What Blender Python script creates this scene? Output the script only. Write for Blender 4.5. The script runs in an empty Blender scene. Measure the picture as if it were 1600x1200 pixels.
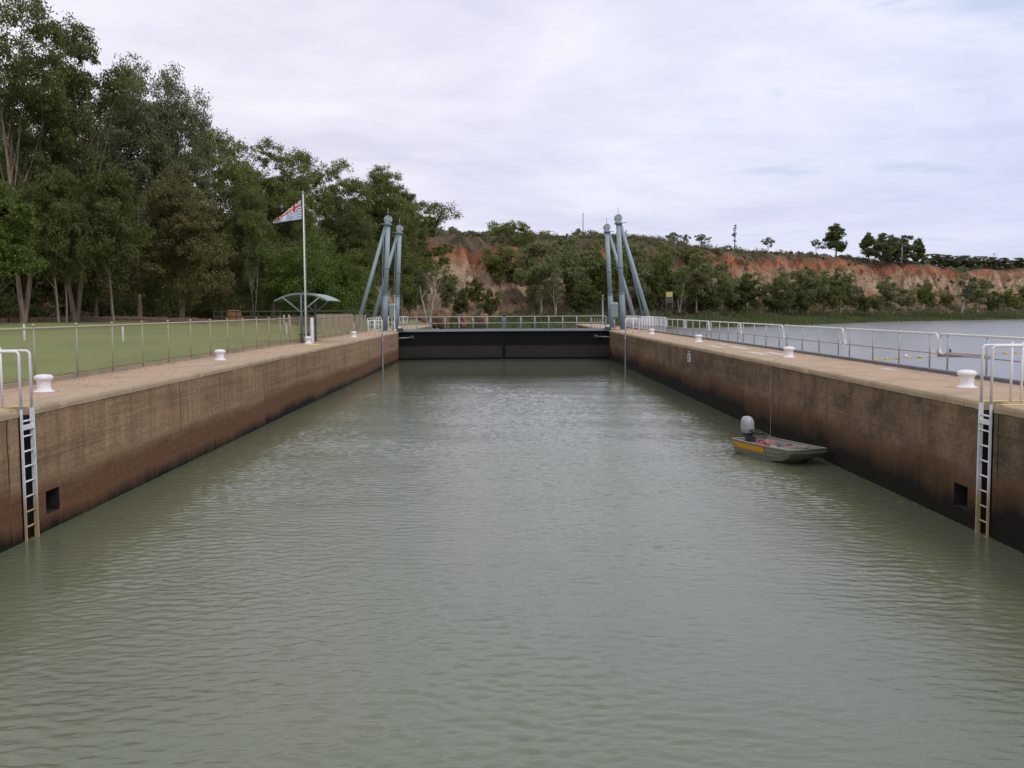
import bpy, math, random
import numpy as np
from mathutils import Vector, Matrix, noise
scene = bpy.context.scene
COL = scene.collection
R = math.radians
PI = math.pi

# ------------------------------------------------------------------ camera
F, YAW, PIT, ROLL = 1555.0, .0077, .0742, .0061
CAM = Vector((0, 0, 4.03))
fw = Vector((math.sin(YAW)*math.cos(PIT), math.cos(YAW)*math.cos(PIT), -math.sin(PIT)))
r0 = Vector((math.cos(YAW), -math.sin(YAW), 0)); u0 = r0.cross(fw)
rt = r0*math.cos(ROLL) - u0*math.sin(ROLL); up = u0*math.cos(ROLL) + r0*math.sin(ROLL)
cd = bpy.data.cameras.new('camera'); cam = bpy.data.objects.new('camera', cd); COL.objects.link(cam)
M3 = Matrix((rt, up, -fw)).transposed().to_4x4(); M3.translation = CAM
cam.matrix_world = M3
cd.sensor_width = 36; cd.lens = 36*F/1600; cd.clip_start = .1; cd.clip_end = 6000
scene.camera = cam
def at(x, y, Y):
    """point of the place seen in column x, row y of the photograph at distance Y"""
    d = fw + rt*((x-800)/F) - up*((y-600)/F)
    return CAM + d*(Y/d.y)
def colpx(X, Y): return 788 + 1555*X/Y

# ------------------------------------------------------------------ materials
MATS = {}
def newmat(name):
    m = bpy.data.materials.new(name); m.use_nodes = True; MATS[name] = m
    nt = m.node_tree; nt.nodes.clear()
    out = nt.nodes.new('ShaderNodeOutputMaterial')
    return m, nt, out
class G:
    """tiny node-graph helper"""
    def __init__(s, nt): s.nt = nt
    def n(s, t, **kw):
        nd = s.nt.nodes.new('ShaderNode'+t)
        for k, v in kw.items():
            if k.startswith('_'): setattr(nd, k[1:], v)
            else:
                key = int(k[1:]) if k[0] == 'i' and k[1:].isdigit() else k.replace('__', ' ')
                s.set(nd.inputs[key], v)
        return nd
    def set(s, inp, v):
        if isinstance(v, bpy.types.NodeSocket): s.nt.links.new(v, inp)
        else:
            if isinstance(v, tuple) and len(v) == 3 and inp.type == 'RGBA': v = v + (1,)
            inp.default_value = v
    def math(s, op, a, b=0., c=0., clamp=False):
        nd = s.n('Math', _operation=op, _use_clamp=clamp, i0=a, i1=b, i2=c); return nd.outputs[0]
    def noise(s, vec, scale, detail=4., rough=.55, dist=0.):
        return s.n('TexNoise', Vector=vec, Scale=scale, Detail=detail, Roughness=rough, Distortion=dist).outputs[0]
    def map(s, vec, scale=(1, 1, 1), loc=(0, 0, 0), rot=(0, 0, 0)):
        return s.n('Mapping', Vector=vec, Scale=scale, Location=loc, Rotation=rot).outputs[0]
    def ramp(s, fac, stops, interp='LINEAR'):
        nd = s.n('ValToRGB', Fac=fac); cr = nd.color_ramp; cr.interpolation = interp
        while len(cr.elements) < len(stops): cr.elements.new(.5)
        for e, (p, c) in zip(cr.elements, stops):
            e.position = p; e.color = (c if isinstance(c, tuple) else (c, c, c)) + (1,)
        return nd.outputs[0]
    def mix(s, f, a, b, mode='MIX'):
        nd = s.n('Mix', _data_type='RGBA', _blend_type=mode); s.set(nd.inputs[0], f); s.set(nd.inputs[6], a); s.set(nd.inputs[7], b)
        return nd.outputs[2]
    def rng(s, v, a, b, c=0., d=1.):
        return s.n('MapRange', Value=v, i1=a, i2=b, i3=c, i4=d).outputs[0]
    def bump(s, h, strength=.3, dist=.02):
        return s.n('Bump', Strength=strength, Distance=dist, Height=h).outputs[0]
    def pos(s): return s.n('NewGeometry').outputs['Position']
    def obj(s): return s.n('TexCoord').outputs['Object']
def principled(g, out, **kw):
    p = g.n('BsdfPrincipled', **kw); g.nt.links.new(p.outputs[0], out.inputs[0]); return p

def paint(name, col, rough=.5, dirt=(.18, .14, .1), amt=.35, metal=0., scale=3., bump=.1, spec=.5):
    m, nt, out = newmat(name); g = G(nt); v = g.pos()
    n1 = g.noise(v, scale, 6, .65); n2 = g.noise(v, scale*9, 4, .6)
    f = g.math('MULTIPLY', g.rng(n1, .5, .78), amt)
    f2 = g.math('MULTIPLY', g.rng(n2, .45, .8), amt*.5)
    c = g.mix(f, col, dirt); c = g.mix(f2, c, tuple(x*.55 for x in col))
    principled(g, out, Base__Color=c, Roughness=g.rng(n1, .2, .8, rough-.08, rough+.12), Metallic=metal, Specular__IOR__Level=spec,
               Normal=g.bump(n2, bump, .01))
    return m
paint('white_paint', (.80, .79, .80), .45, (.42, .33, .24), .35)
paint('bollard_paint', (.84, .82, .83), .4, (.4, .33, .26), .3, scale=5)
paint('galv', (.40, .41, .42), .45, (.25, .25, .24), .4, metal=.25)
paint('rail_white', (.70, .72, .70), .45, (.42, .42, .4), .4, metal=.1)
paint('mast_upper', (.30, .37, .40), .5, (.42, .45, .45), .5, scale=1.2)
paint('mast_lower', (.20, .27, .31), .5, (.12, .14, .15), .5, scale=1.2)
paint('mast_head', (.36, .41, .44), .45, (.25, .27, .28), .4)
paint('dark_steel', (.06, .065, .07), .5, (.03, .03, .03), .4)
paint('fence_tan', (.40, .345, .25), .55, (.3, .26, .2), .35)
paint('wire', (.36, .30, .20), .5, (.25, .2, .14), .4)
paint('gate_black', (.010, .010, .011), .55, (.02, .018, .016), .5, scale=.7, spec=.1)
paint('gate_grey', (.036, .033, .028), .45, (.022, .02, .016), .8, scale=.9, spec=.15)
paint('walkway_grey', (.28, .31, .34), .6)
paint('cabinet_green', (.26, .31, .29), .5)
paint('shelter_roof', (.26, .35, .30), .45, (.25, .3, .27), .3)
paint('shelter_frame', (.27, .32, .31), .5)
paint('blue_post', (.12, .17, .22), .5)
paint('silver_boat', (.27, .275, .215), .5, (.13, .12, .085), .6, metal=.35, scale=4)
paint('boat_inside', (.33, .34, .33), .5, (.18, .16, .13), .5, metal=.3, scale=5)
paint('boat_yellow', (.72, .33, .012), .45, (.4, .2, .03), .25)
paint('cowl_white', (.36, .36, .37), .35, (.3, .3, .3), .25)
paint('motor_dark', (.03, .03, .033), .45)
paint('red_plastic', (.36, .05, .045), .6)
paint('orange_fabric', (.36, .17, .14), .8)
paint('rope', (.45, .40, .32), .9)
paint('yellow_line', (.78, .60, .12), .7, (.42, .33, .2), .55, scale=7)
paint('white_line', (.62, .56, .5), .7, (.38, .29, .2), 1.0, scale=6)
paint('buoy_yellow', (.70, .40, .03), .5, (.3, .14, .03), .6, scale=4)
paint('driftwood', (.32, .24, .17), .85, (.12, .08, .05), .7, scale=4)
paint('stump', (.30, .13, .06), .9, (.12, .06, .03), .7, scale=2.5, bump=.8)
paint('timber_pole', (.19, .165, .15), .85)
paint('sign_white', (.72, .72, .73), .5)
paint('sign_dark', (.04, .04, .05), .6)
paint('board_yellow', (.62, .52, .17), .55)
paint('hut_green_roof_shade', (.07, .1, .08), .6)
paint('flag_navy', (.03, .035, .14), .8, amt=.1); paint('flag_white', (.74, .74, .78), .8, amt=.1)
paint('flag_red', (.52, .05, .06), .8, amt=.1); paint('flag_blue', (.20, .35, .55), .8, amt=.1)
paint('stone', (.22, .15, .11), .9, (.10, .07, .05), .9, scale=4, bump=.8)
paint('grey_rail', (.075, .085, .06), .8)

# ladder: white paint that gives way to ochre growth and rust near the water
m, nt, out = newmat('ladder_paint'); g = G(nt); v = g.pos()
z = g.n('SeparateXYZ', Vector=v).outputs[2]; n1 = g.noise(v, 5, 4)
h = g.math('ADD', z, g.math('MULTIPLY', g.math('SUBTRACT', n1, .5), .25))
c = g.mix(g.rng(h, .55, 1.05), (.46, .34, .18), (.78, .78, .80))
c = g.mix(g.math('MULTIPLY', g.rng(g.noise(v, 14, 3), .55, .75), .4), c, (.36, .25, .17))
principled(g, out, Base__Color=c, Roughness=.5)

# lock wall concrete
def wallmat(name, tan, tan2, rust, rust2, wet, h_rust, h_wet, moss, rough=False):
    m, nt, out = newmat(name); g = G(nt); v = g.pos()
    sx = g.n('SeparateXYZ', Vector=v); z = sx.outputs[2]; yy = sx.outputs[1]
    big = g.noise(g.map(v, (1, .35, .7)), 1.1, 5, .6)
    fine = g.noise(v, 9, 6, .7)
    streak = g.noise(g.map(v, (1, 2.6, .16)), 1.5, 5, .65)
    boards = g.noise(g.map(v, (1, .10, 3.2)), 1.7, 3, .6)
    spots = g.noise(v, 26, 3, .7)
    c = g.mix(g.rng(fine, .3, .7), tan, tan2)
    c = g.mix(g.math('MULTIPLY', g.rng(big, .42, .7), .75), c, tuple(x*.58 for x in tan))
    c = g.mix(g.math('MULTIPLY', g.rng(streak, .50, .72), .5), c, tuple(x*.45 for x in tan2))
    c = g.mix(g.math('MULTIPLY', g.rng(streak, .46, .28), .35), c, tuple(min(1, x*1.45) for x in tan))
    c = g.mix(g.math('MULTIPLY', g.rng(boards, .5, .64), .40), c, tuple(x*.55 for x in tan2))
    c = g.mix(g.math('MULTIPLY', g.rng(spots, .62, .72), .55), c, tuple(min(1, x*1.9) for x in tan2))
    # moss / lichen blotches
    mo = g.noise(g.map(v, (1, .5, .75)), 1.6, 7, .72)
    c = g.mix(g.math('MULTIPLY', g.rng(mo, .42, .68), moss), c, (.060, .052, .034))
    sc_ = g.noise(g.map(v, (1, .9, 4.5)), 7, 5, .75)
    c = g.mix(g.math('MULTIPLY', g.rng(sc_, .52, .70), .45), c, tuple(x*.4 for x in tan2))
    c = g.mix(g.math('MULTIPLY', g.rng(sc_, .46, .32), .30), c, tuple(min(1, x*1.5) for x in tan))
    # board marks: thin dark lines
    line = g.math('LESS_THAN', g.math('PINGPONG', g.math('ADD', z, g.math('MULTIPLY', g.noise(v, .8, 2), .06)), .23), .009)
    c = g.mix(g.math('MULTIPLY', line, g.math('MULTIPLY', g.rng(boards, .3, .6), .6)), c, tuple(x*.35 for x in tan2))
    jy0 = g.math('FLOOR', g.math('DIVIDE', g.math('ADD', yy, 1.2), 9.1))
    wn = g.n('TexWhiteNoise', _noise_dimensions='1D', W=jy0).outputs[0]
    c = g.mix(1., c, g.mix(wn, (.86, .87, .88), (1.04, 1.03, 1.02)), 'MULTIPLY')
    # construction joints
    jy = g.math('ADD', yy, g.math('MULTIPLY', g.noise(v, 1.5, 3), .10))
    joint = g.math('LESS_THAN', g.math('PINGPONG', g.math('ADD', jy, 1.2), 4.55), .022)
    c = g.mix(g.math('MULTIPLY', joint, .8), c, (.03, .024, .018))
    # water bands
    hz = g.math('ADD', g.math('ADD', z, g.math('MULTIPLY', g.math('SUBTRACT', wn, .5), .16)), g.math('ADD', g.math('ADD', g.math('MULTIPLY', g.math('SUBTRACT', fine, .5), .30 if rough else .18), g.math('MULTIPLY', g.math('SUBTRACT', big, .5), .95 if rough else .45)), g.math('MULTIPLY', g.math('SUBTRACT', streak, .5), .35)))
    rc = g.mix(g.rng(fine, .3, .7), rust, rust2)
    rc = g.mix(g.math('MULTIPLY', g.rng(spots, .6, .75), .4), rc, tuple(x*1.6 for x in rust))
    c = g.mix(g.rng(hz, h_rust-.14, h_rust+.16), rc, c)
    wetc = g.mix(g.rng(spots, .5, .8), wet, tuple(x*1.8 for x in wet))
    c = g.mix(g.rng(hz, h_wet-.10, h_wet+(.42 if rough else .22)), wetc, c)
    hh = g.math('ADD', fine, g.math('MULTIPLY', boards, 1.2))
    principled(g, out, Base__Color=c, Roughness=.9, Specular__IOR__Level=.15, Normal=g.bump(hh, .6, .03))
wallmat('wall_left', (.43, .280, .160), (.285, .180, .102), (.185, .096, .046), (.115, .059, .029), (.011, .010, .007), .95, .16, .35)
wallmat('wall_right', (.305, .203, .125), (.195, .13, .08), (.165, .088, .042), (.075, .046, .026), (.014, .012, .009), 1.08, .54, .9, True)
m, nt, out = newmat('recess_shade'); g = G(nt); v = g.pos()  # near-black colour paints the shade inside ladder slots and holes
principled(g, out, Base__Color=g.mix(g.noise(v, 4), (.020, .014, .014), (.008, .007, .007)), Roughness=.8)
def concrete(name, a, b, dark):
    m, nt, out = newmat(name); g = G(nt); v = g.pos()
    n1 = g.noise(v, .8, 6, .65); n2 = g.noise(v, 12, 6, .7); n3 = g.noise(g.map(v, (3, .5, 1)), 1.2, 5, .6)
    c = g.mix(g.rng(n2, .3, .7), a, b)
    c = g.mix(g.math('MULTIPLY', g.rng(n1, .48, .75), .55), c, dark)
    c = g.mix(g.math('MULTIPLY', g.rng(n3, .52, .7), .5), c, dark)
    y = g.n('SeparateXYZ', Vector=v).outputs[1]
    j = g.math('LESS_THAN', g.math('PINGPONG', y, 2.28), .012)
    c = g.mix(g.math('MULTIPLY', j, .7), c, tuple(x*.4 for x in dark))
    principled(g, out, Base__Color=c, Roughness=.9, Normal=g.bump(n2, .3, .01))
concrete('deck', (.50, .35, .222), (.42, .292, .186), (.29, .20, .13))
concrete('coping', (.47, .355, .22), (.38, .285, .175), (.24, .175, .11))
concrete('kerb', (.40, .32, .22), (.33, .26, .18), (.2, .16, .11))
concrete('kerb_grey', (.17, .17, .18), (.13, .13, .14), (.08, .08, .08))

# lawn and woodland floor
m, nt, out = newmat('lawn'); g = G(nt); v = g.pos()
sx = g.n('SeparateXYZ', Vector=v)
n1 = g.noise(v, .25, 5, .6); n2 = g.noise(v, 5, 6, .75); n3 = g.noise(g.map(v, (.5, .12, 1)), .8, 3)
c = g.mix(g.rng(n2, .2, .8), (.140, .205, .034), (.168, .228, .044))
c = g.mix(g.math('MULTIPLY', g.rng(n1, .42, .66), .6), c, (.20, .195, .060))
c = g.mix(g.math('MULTIPLY', g.rng(n3, .48, .60), .6), c, (.095, .150, .030))
lit = g.mix(g.rng(g.noise(v, 3, 6, .75), .3, .7), (.08, .045, .025), (.20, .11, .055))
edge = g.math('ADD', sx.outputs[0], g.math('MULTIPLY', n1, 4))
yb = g.math('SUBTRACT', g.math('MULTIPLY', sx.outputs[1], -.20), -47.5)  # litter starts further right at larger distance
mask = g.math('ADD', g.math('ADD', sx.outputs[0], 0), g.math('ADD', yb, g.math('MULTIPLY', n1, 3)))
c = g.mix(g.rng(mask, -3.0, -.8), lit, c)
principled(g, out, Base__Color=c, Roughness=.95, Normal=g.bump(n2, .5, .05))

# cliff
m, nt, out = newmat('cliff'); g = G(nt); v = g.pos(); sx = g.n('SeparateXYZ', Vector=v); z = sx.outputs[2]
n1 = g.noise(v, .11, 6, .6); n2 = g.noise(v, .6, 6, .7); n3 = g.noise(g.map(v, (1, 1, .12)), .45, 6, .7); n4 = g.noise(v, .035, 4, .5)
hz = g.math('ADD', z, g.math('ADD', g.math('MULTIPLY', g.math('SUBTRACT', n1, .5), 9), g.math('MULTIPLY', g.math('SUBTRACT', n3, .5), 5)))
hz = g.math('ADD', hz, g.math('MULTIPLY', g.math('SUBTRACT', n4, .5), 8))
hz = g.math('ADD', hz, g.rng(sx.outputs[0], 20, 120, 3.0, 0.))
c = g.ramp(g.rng(hz, 0, 25), [(.03, (.12, .10, .05)), (.12, (.30, .17, .10)), (.30, (.44, .24, .12)), (.42, (.60, .42, .26)),
                              (.55, (.62, .44, .29)), (.67, (.52, .30, .17)), (.75, (.54, .20, .09)), (.82, (.45, .15, .07)), (.88, (.17, .12, .07)), (1., (.12, .11, .055))])
c = g.mix(g.math('MULTIPLY', g.rng(n3, .49, .57), .75), c, (.17, .10, .065))  # dark vertical streaks paint gully shade into the rock colour
c = g.mix(g.math('MULTIPLY', g.rng(n2, .52, .70), .45), c, (.16, .105, .06))
c = g.mix(g.math('MULTIPLY', g.rng(n2, .45, .25), .35), c, (.56, .42, .31))
blot = g.noise(v, .22, 5, .7)
c = g.mix(g.math('MULTIPLY', g.rng(blot, .52, .62), .45), c, (.16, .12, .065))
nz = g.n('SeparateXYZ', Vector=g.n('NewGeometry').outputs['Normal']).outputs[2]
fl = g.math('MULTIPLY', g.rng(g.math('ADD', nz, g.math('MULTIPLY', g.math('SUBTRACT', n2, .5), .5)), .62, .85), g.rng(n1, .25, .5))
c = g.mix(g.math('MULTIPLY', fl, .85), c, g.mix(g.rng(n2, .4, .65), (.13, .12, .06), (.24, .15, .09)))
hb = g.math('ADD', n2, n3)
principled(g, out, Base__Color=c, Roughness=.95, Normal=g.bump(hb, 1., 1.6))

# water
def water(name, body, b2, bscale, bstr, rough, ior=1.333, calm=False):
    m, nt, out = newmat(name); g = G(nt); v = g.pos()
    n1 = g.noise(g.map(v, (.45, 1, 1)), bscale, 5, .6); n2 = g.noise(g.map(v, (.25, 1, 1)), .35, 3)
    c = g.mix(g.rng(g.noise(v, .12, 3), .35, .65), body, b2)
    principled(g, out, Base__Color=c, Roughness=rough, IOR=ior, Normal=g.bump(g.math('ADD', n1, g.math('MULTIPLY', n2, .6)), g.rng(g.n('SeparateXYZ', Vector=v).outputs[1], 40, 66, bstr, .015) if calm else bstr, .05))
water('lock_water', (.130, .150, .090), (.112, .136, .076), 11, .22, .05, 1.48, True)
water('river_water', (.19, .20, .19), (.17, .18, .17), .9, .30, .26, 1.45)

# foliage and bark
def leaf(name, a, b, hi, trans=.28):
    m, nt, out = newmat(name); g = G(nt); v = g.pos()
    n1 = g.noise(v, .35, 3, .6); isl = g.n('NewGeometry').outputs['Random Per Island']
    c = g.mix(g.rng(n1, .35, .65), a, b)
    c = g.mix(g.math('MULTIPLY', g.rng(isl, .5, 1.), .7), c, hi)
    d = g.n('BsdfPrincipled', Base__Color=c, Roughness=.55); d.inputs['Specular IOR Level'].default_value = .25
    t = g.n('BsdfTranslucent', Color=g.mix(.5, c, hi))
    mx = g.n('MixShader', i0=trans, i1=d.outputs[0], i2=t.outputs[0]); nt.links.new(mx.outputs[0], out.inputs[0])
leaf('leaf_dark', (0.075, 0.096, 0.027), (0.110, 0.134, 0.037), (0.194, 0.215, 0.062))
leaf('leaf_mid', (0.114, 0.145, 0.038), (0.152, 0.180, 0.045), (0.264, 0.272, 0.078))
leaf('leaf_grey', (0.115, 0.143, 0.064), (0.155, 0.177, 0.080), (0.249, 0.261, 0.124))
leaf('leaf_olive', (0.113, 0.116, 0.041), (0.153, 0.137, 0.045), (0.274, 0.217, 0.081))
leaf('leaf_bright', (0.086, 0.131, 0.023), (0.107, 0.156, 0.030), (0.186, 0.238, 0.052))
leaf('leaf_scrub', (0.118, 0.134, 0.060), (0.160, 0.160, 0.069), (0.235, 0.218, 0.110))
leaf('leaf_far', (0.156, 0.175, 0.068), (0.198, 0.214, 0.083), (0.296, 0.302, 0.128))
leaf('leaf_dry', (.14, .105, .06), (.12, .1, .055), (.20, .15, .09))
leaf('reeds', (.11, .155, .05), (.09, .125, .04), (.17, .19, .07), .35)
leaf('grass', (.17, .225, .05), (.19, .24, .055), (.22, .26, .07), .45)
def bark(name, a, b):
    m, nt, out = newmat(name); g = G(nt); v = g.pos()
    n = g.noise(g.map(v, (2, 2, .4)), 1.6, 5, .65)
    principled(g, out, Base__Color=g.mix(g.rng(n, .35, .65), a, b), Roughness=.85, Normal=g.bump(n, .5, .05))
bark('bark_pale', (.30, .23, .17), (.14, .10, .07))
bark('bark_brown', (.24, .165, .11), (.10, .07, .05))
bark('bark_white', (.46, .42, .36), (.22, .17, .13))

# ------------------------------------------------------------------ mesh helpers
class MB:
    def __init__(s): s.v = []; s.f = []; s.m = []; s.sm = []
    def add(s, vs, fs, mi=0, smooth=False):
        o = len(s.v); s.v += [tuple(v) for v in vs]
        for f in fs: s.f.append([i+o for i in f]); s.m.append(mi); s.sm.append(smooth)
    def box(s, a, b, mi=0):
        x0, y0, z0 = a; x1, y1, z1 = b
        vs = [(x0, y0, z0), (x1, y0, z0), (x1, y1, z0), (x0, y1, z0), (x0, y0, z1), (x1, y0, z1), (x1, y1, z1), (x0, y1, z1)]
        s.add(vs, [(3, 2, 1, 0), (4, 5, 6, 7), (0, 1, 5, 4), (1, 2, 6, 5), (2, 3, 7, 6), (3, 0, 4, 7)], mi)
    def tube(s, pts, r, n=8, mi=0, closed=False, caps=True):
        P = [Vector(p) for p in pts]; k = len(P)
        rs = r if isinstance(r, (list, tuple)) else [r]*k
        vs = []; ref = None
        for i in range(k):
            if closed: t = P[(i+1) % k] - P[i-1]
            else: t = P[min(i+1, k-1)] - P[max(i-1, 0)]
            t.normalize()
            if ref is None: ref = Vector((0, 0, 1)) if abs(t.z) < .9 else Vector((1, 0, 0))
            a = ref - t*ref.dot(t)
            if a.length < 1e-4: a = t.orthogonal()
            a.normalize(); ref = a; b = t.cross(a)
            for j in range(n):
                q = 2*PI*j/n; vs.append(P[i] + (a*math.cos(q) + b*math.sin(q))*rs[i])
        fs = []
        for i in range(k if closed else k-1):
            i2 = (i+1) % k
            for j in range(n): fs.append((i*n+j, i*n+(j+1) % n, i2*n+(j+1) % n, i2*n+j))
        s.add(vs, fs, mi, n > 4)
        if caps and not closed:
            o = len(s.v) - k*n
            s.f.append([o+j for j in range(n)][::-1]); s.m.append(mi); s.sm.append(False)
            s.f.append([o+(k-1)*n+j for j in range(n)]); s.m.append(mi); s.sm.append(False)
    def lathe(s, prof, n=24, c=(0, 0, 0), mi=0, smooth=True):
        vs = [(c[0]+r*math.cos(2*PI*j/n), c[1]+r*math.sin(2*PI*j/n), c[2]+z) for r, z in prof for j in range(n)]
        fs = [(i*n+j, i*n+(j+1) % n, (i+1)*n+(j+1) % n, (i+1)*n+j) for i in range(len(prof)-1) for j in range(n)]
        s.add(vs, fs, mi, smooth)
        o = len(s.v)-len(vs); s.f.append([o+(len(prof)-1)*n+j for j in range(n)]); s.m.append(mi); s.sm.append(False)
    def build(s, name, mats, parent=None, loc=None):
        me = bpy.data.meshes.new(name); me.from_pydata(s.v, [], s.f)
        for mm in ([mats] if isinstance(mats, str) else mats): me.materials.append(MATS[mm])
        me.polygons.foreach_set('material_index', s.m); me.polygons.foreach_set('use_smooth', s.sm); me.update()
        return link(name, me, parent, loc)
def link(name, me, parent=None, loc=None):
    o = bpy.data.objects.new(name, me); COL.objects.link(o)
    if parent is not None: o.parent = parent
    if loc is not None: o.location = loc
    return o
def npmesh(name, V, Fq, mat):
    me = bpy.data.meshes.new(name); k = Fq.shape[1]
    me.vertices.add(len(V)); me.vertices.foreach_set('co', V.astype(np.float32).ravel())
    me.loops.add(Fq.size); me.loops.foreach_set('vertex_index', Fq.astype(np.int32).ravel())
    me.polygons.add(len(Fq)); me.polygons.foreach_set('loop_start', np.arange(0, Fq.size, k, dtype=np.int32))
    me.update(calc_edges=True); me.validate(); me.materials.append(MATS[mat]); return me
def tag(o, label=None, cat=None, group=None, kind=None):
    if label: o['label'] = label
    if cat: o['category'] = cat
    if group: o['group'] = group
    if kind: o['kind'] = kind
    return o
def thing(name, label, cat, loc=(0, 0, 0), rz=0, group=None):
    o = bpy.data.objects.new(name, None); COL.objects.link(o); o.location = loc; o.rotation_euler = (0, 0, rz); o.empty_display_size = .2
    return tag(o, label, cat, group)
def dup(root, loc, rz=0, label=None, scale=None):
    r = root.copy(); COL.objects.link(r); r.location = loc; r.rotation_euler = (0, 0, rz)
    if label: r['label'] = label
    if scale is not None: r.scale = scale if hasattr(scale, '__len__') else (scale,)*3
    for ch in list(root.children):
        c = ch.copy(); COL.objects.link(c); c.parent = r
        for q in list(ch.children):
            d = q.copy(); COL.objects.link(d); d.parent = c
    return r
def arc(c, a0, a1, r, n, ax, ay):
    c = Vector(c); ax = Vector(ax); ay = Vector(ay)
    return [c + ax*(r*math.cos(a0+(a1-a0)*i/n)) + ay*(r*math.sin(a0+(a1-a0)*i/n)) for i in range(n+1)]

# ------------------------------------------------------------------ sky and sun
w = bpy.data.worlds.new('World'); scene.world = w; w.use_nodes = True
nt = w.node_tree; nt.nodes.clear(); g = G(nt)
SUN_EL, SUN_AZ = R(52), R(128)          # azimuth clockwise from +Y: to the right and behind the camera
sky = g.n('TexSky', _sky_type='NISHITA', _sun_disc=False, _sun_elevation=SUN_EL, _sun_rotation=SUN_AZ)
d = g.n('TexCoord').outputs['Generated']
sp = g.n('SeparateXYZ', Vector=d)
zz = g.math('ADD', g.math('MAXIMUM', sp.outputs[2], 0.), .10)
uv = g.n('CombineXYZ', X=g.math('DIVIDE', sp.outputs[0], zz), Y=g.math('DIVIDE', sp.outputs[1], zz), Z=0.).outputs[0]
c1 = g.noise(g.map(uv, (1, .8, 1), rot=(0, 0, .35)), .55, 7, .55, .5)
c2 = g.noise(g.map(uv, (1, 1.2, 1), loc=(4.2, 1.3, 0), rot=(0, 0, .2)), 1.5, 6, .6, .3)
c3 = g.noise(g.map(uv, (1, 1, 1), loc=(7.7, 3, 0)), .23, 3, .5)
side = g.rng(g.math('ADD', sp.outputs[0], g.math('MULTIPLY', g.math('SUBTRACT', c3, .5), .6)), -.15, .55)
lit = g.mix(side, (9.35, 9.15, 9.85), (8.1, 8.35, 9.9))
shade = g.mix(side, (7.2, 7.1, 8.4), (6.0, 6.4, 8.7))
fac = g.rng(g.math('ADD', g.math('MULTIPLY', c1, .65), g.math('MULTIPLY', c2, .35)),   .40, .58)
cl = g.mix(fac, shade, lit)
low = g.rng(sp.outputs[2], .02, .16)
cl = g.mix(low, g.mix(.5, cl, (6.3, 6.4, 8.3)), cl)
hole = g.math('MULTIPLY', g.rng(c2, .56, .70), g.rng(side, .3, .7))
cov = g.math('SUBTRACT', .96, g.math('MULTIPLY', hole, .45))
cc = g.mix(cov, g.mix(.5, sky.outputs[0], (3.8, 5.6, 9.2)), cl)
bg = g.n('Background', Color=cc, Strength=.1)
o = g.n('OutputWorld'); nt.links.new(bg.outputs[0], o.inputs[0])
sl = bpy.data.lights.new('sun', 'SUN'); sl.energy = 1.1; sl.angle = R(14); sl.color = (1, .95, .88)
so = bpy.data.objects.new('sun', sl); COL.objects.link(so)
sd = Vector((math.sin(SUN_AZ)*math.cos(SUN_EL), math.cos(SUN_AZ)*math.cos(SUN_EL), math.sin(SUN_EL)))
so.rotation_euler = sd.to_track_quat('Z', 'Y').to_euler(); so.location = (30, -30, 60)
vs = scene.view_settings; vs.view_transform = 'Standard'; vs.look = 'None'; vs.exposure = .08; vs.gamma = 1
scene.cycles.max_bounces = 6; scene.cycles.diffuse_bounces = 3; scene.cycles.transmission_bounces = 3

# ------------------------------------------------------------------ water
rng = np.random.default_rng(5)
nx, ny = 330, 2000
xs = np.linspace(-8.55, 8.55, nx); ys = np.concatenate([np.linspace(-4, 5, 60), np.linspace(5.03, 30, 840), np.linspace(30.07, 84, ny-900)])
X, Y = np.meshgrid(xs, ys); Z = np.zeros_like(X); Zs = np.zeros_like(X)
def waves(n, l0, l1, spread, slope, ang0=0.):
    out = np.zeros_like(X)
    for i in range(n):
        lam = math.exp(rng.uniform(math.log(l0), math.log(l1))); k = 2*PI/lam
        th = ang0 + rng.normal(0, spread) + (PI if rng.random() < .25 else 0)
        amp = slope/k*math.sqrt(2./n)
        out += amp*np.sin(k*(X*math.sin(th) + Y*math.cos(th)) + rng.uniform(0, 2*PI))
    return out
small = waves(120, .12, .32, .60, .105, .12); mid = waves(40, .35, 1.0, .8, .016, .2); big = waves(14, 2, 5, .5, .008, .1)
patch = np.zeros_like(X)
for i in range(10):
    th = rng.uniform(0, PI); lam = rng.uniform(5, 18); patch += np.sin(2*PI/lam*(X*math.sin(th)*1.6+Y*math.cos(th)*.7)+rng.uniform(0, 6.3))
patch = .5 + .5*np.tanh(patch/3.2)
calm = 1 - .93*np.clip((Y-34)/28, 0, 1)
edge = np.clip((8.6-np.abs(X))/2.0, .55, 1)
Z = (small*(.35+.85*patch) + mid*(.7+.4*patch) + big)*calm*edge
V = np.stack([X, Y, Z], -1).reshape(-1, 3)
I = np.arange(nx*ny).reshape(ny, nx)
Fq = np.stack([I[:-1, :-1], I[:-1, 1:], I[1:, 1:], I[1:, :-1]], -1).reshape(-1, 4)
me = npmesh('lock_water', V, Fq, 'lock_water'); me.polygons.foreach_set('use_smooth', [True]*len(Fq))
tag(link('water', me), kind='structure')
b = MB(); b.add([(-1500, -300, -.2), (2500, -300, -.2), (2500, 2500, -.2), (-1500, 2500, -.2)], [(0, 1, 2, 3)])
tag(b.build('river', 'river_water'), kind='structure')

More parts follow.
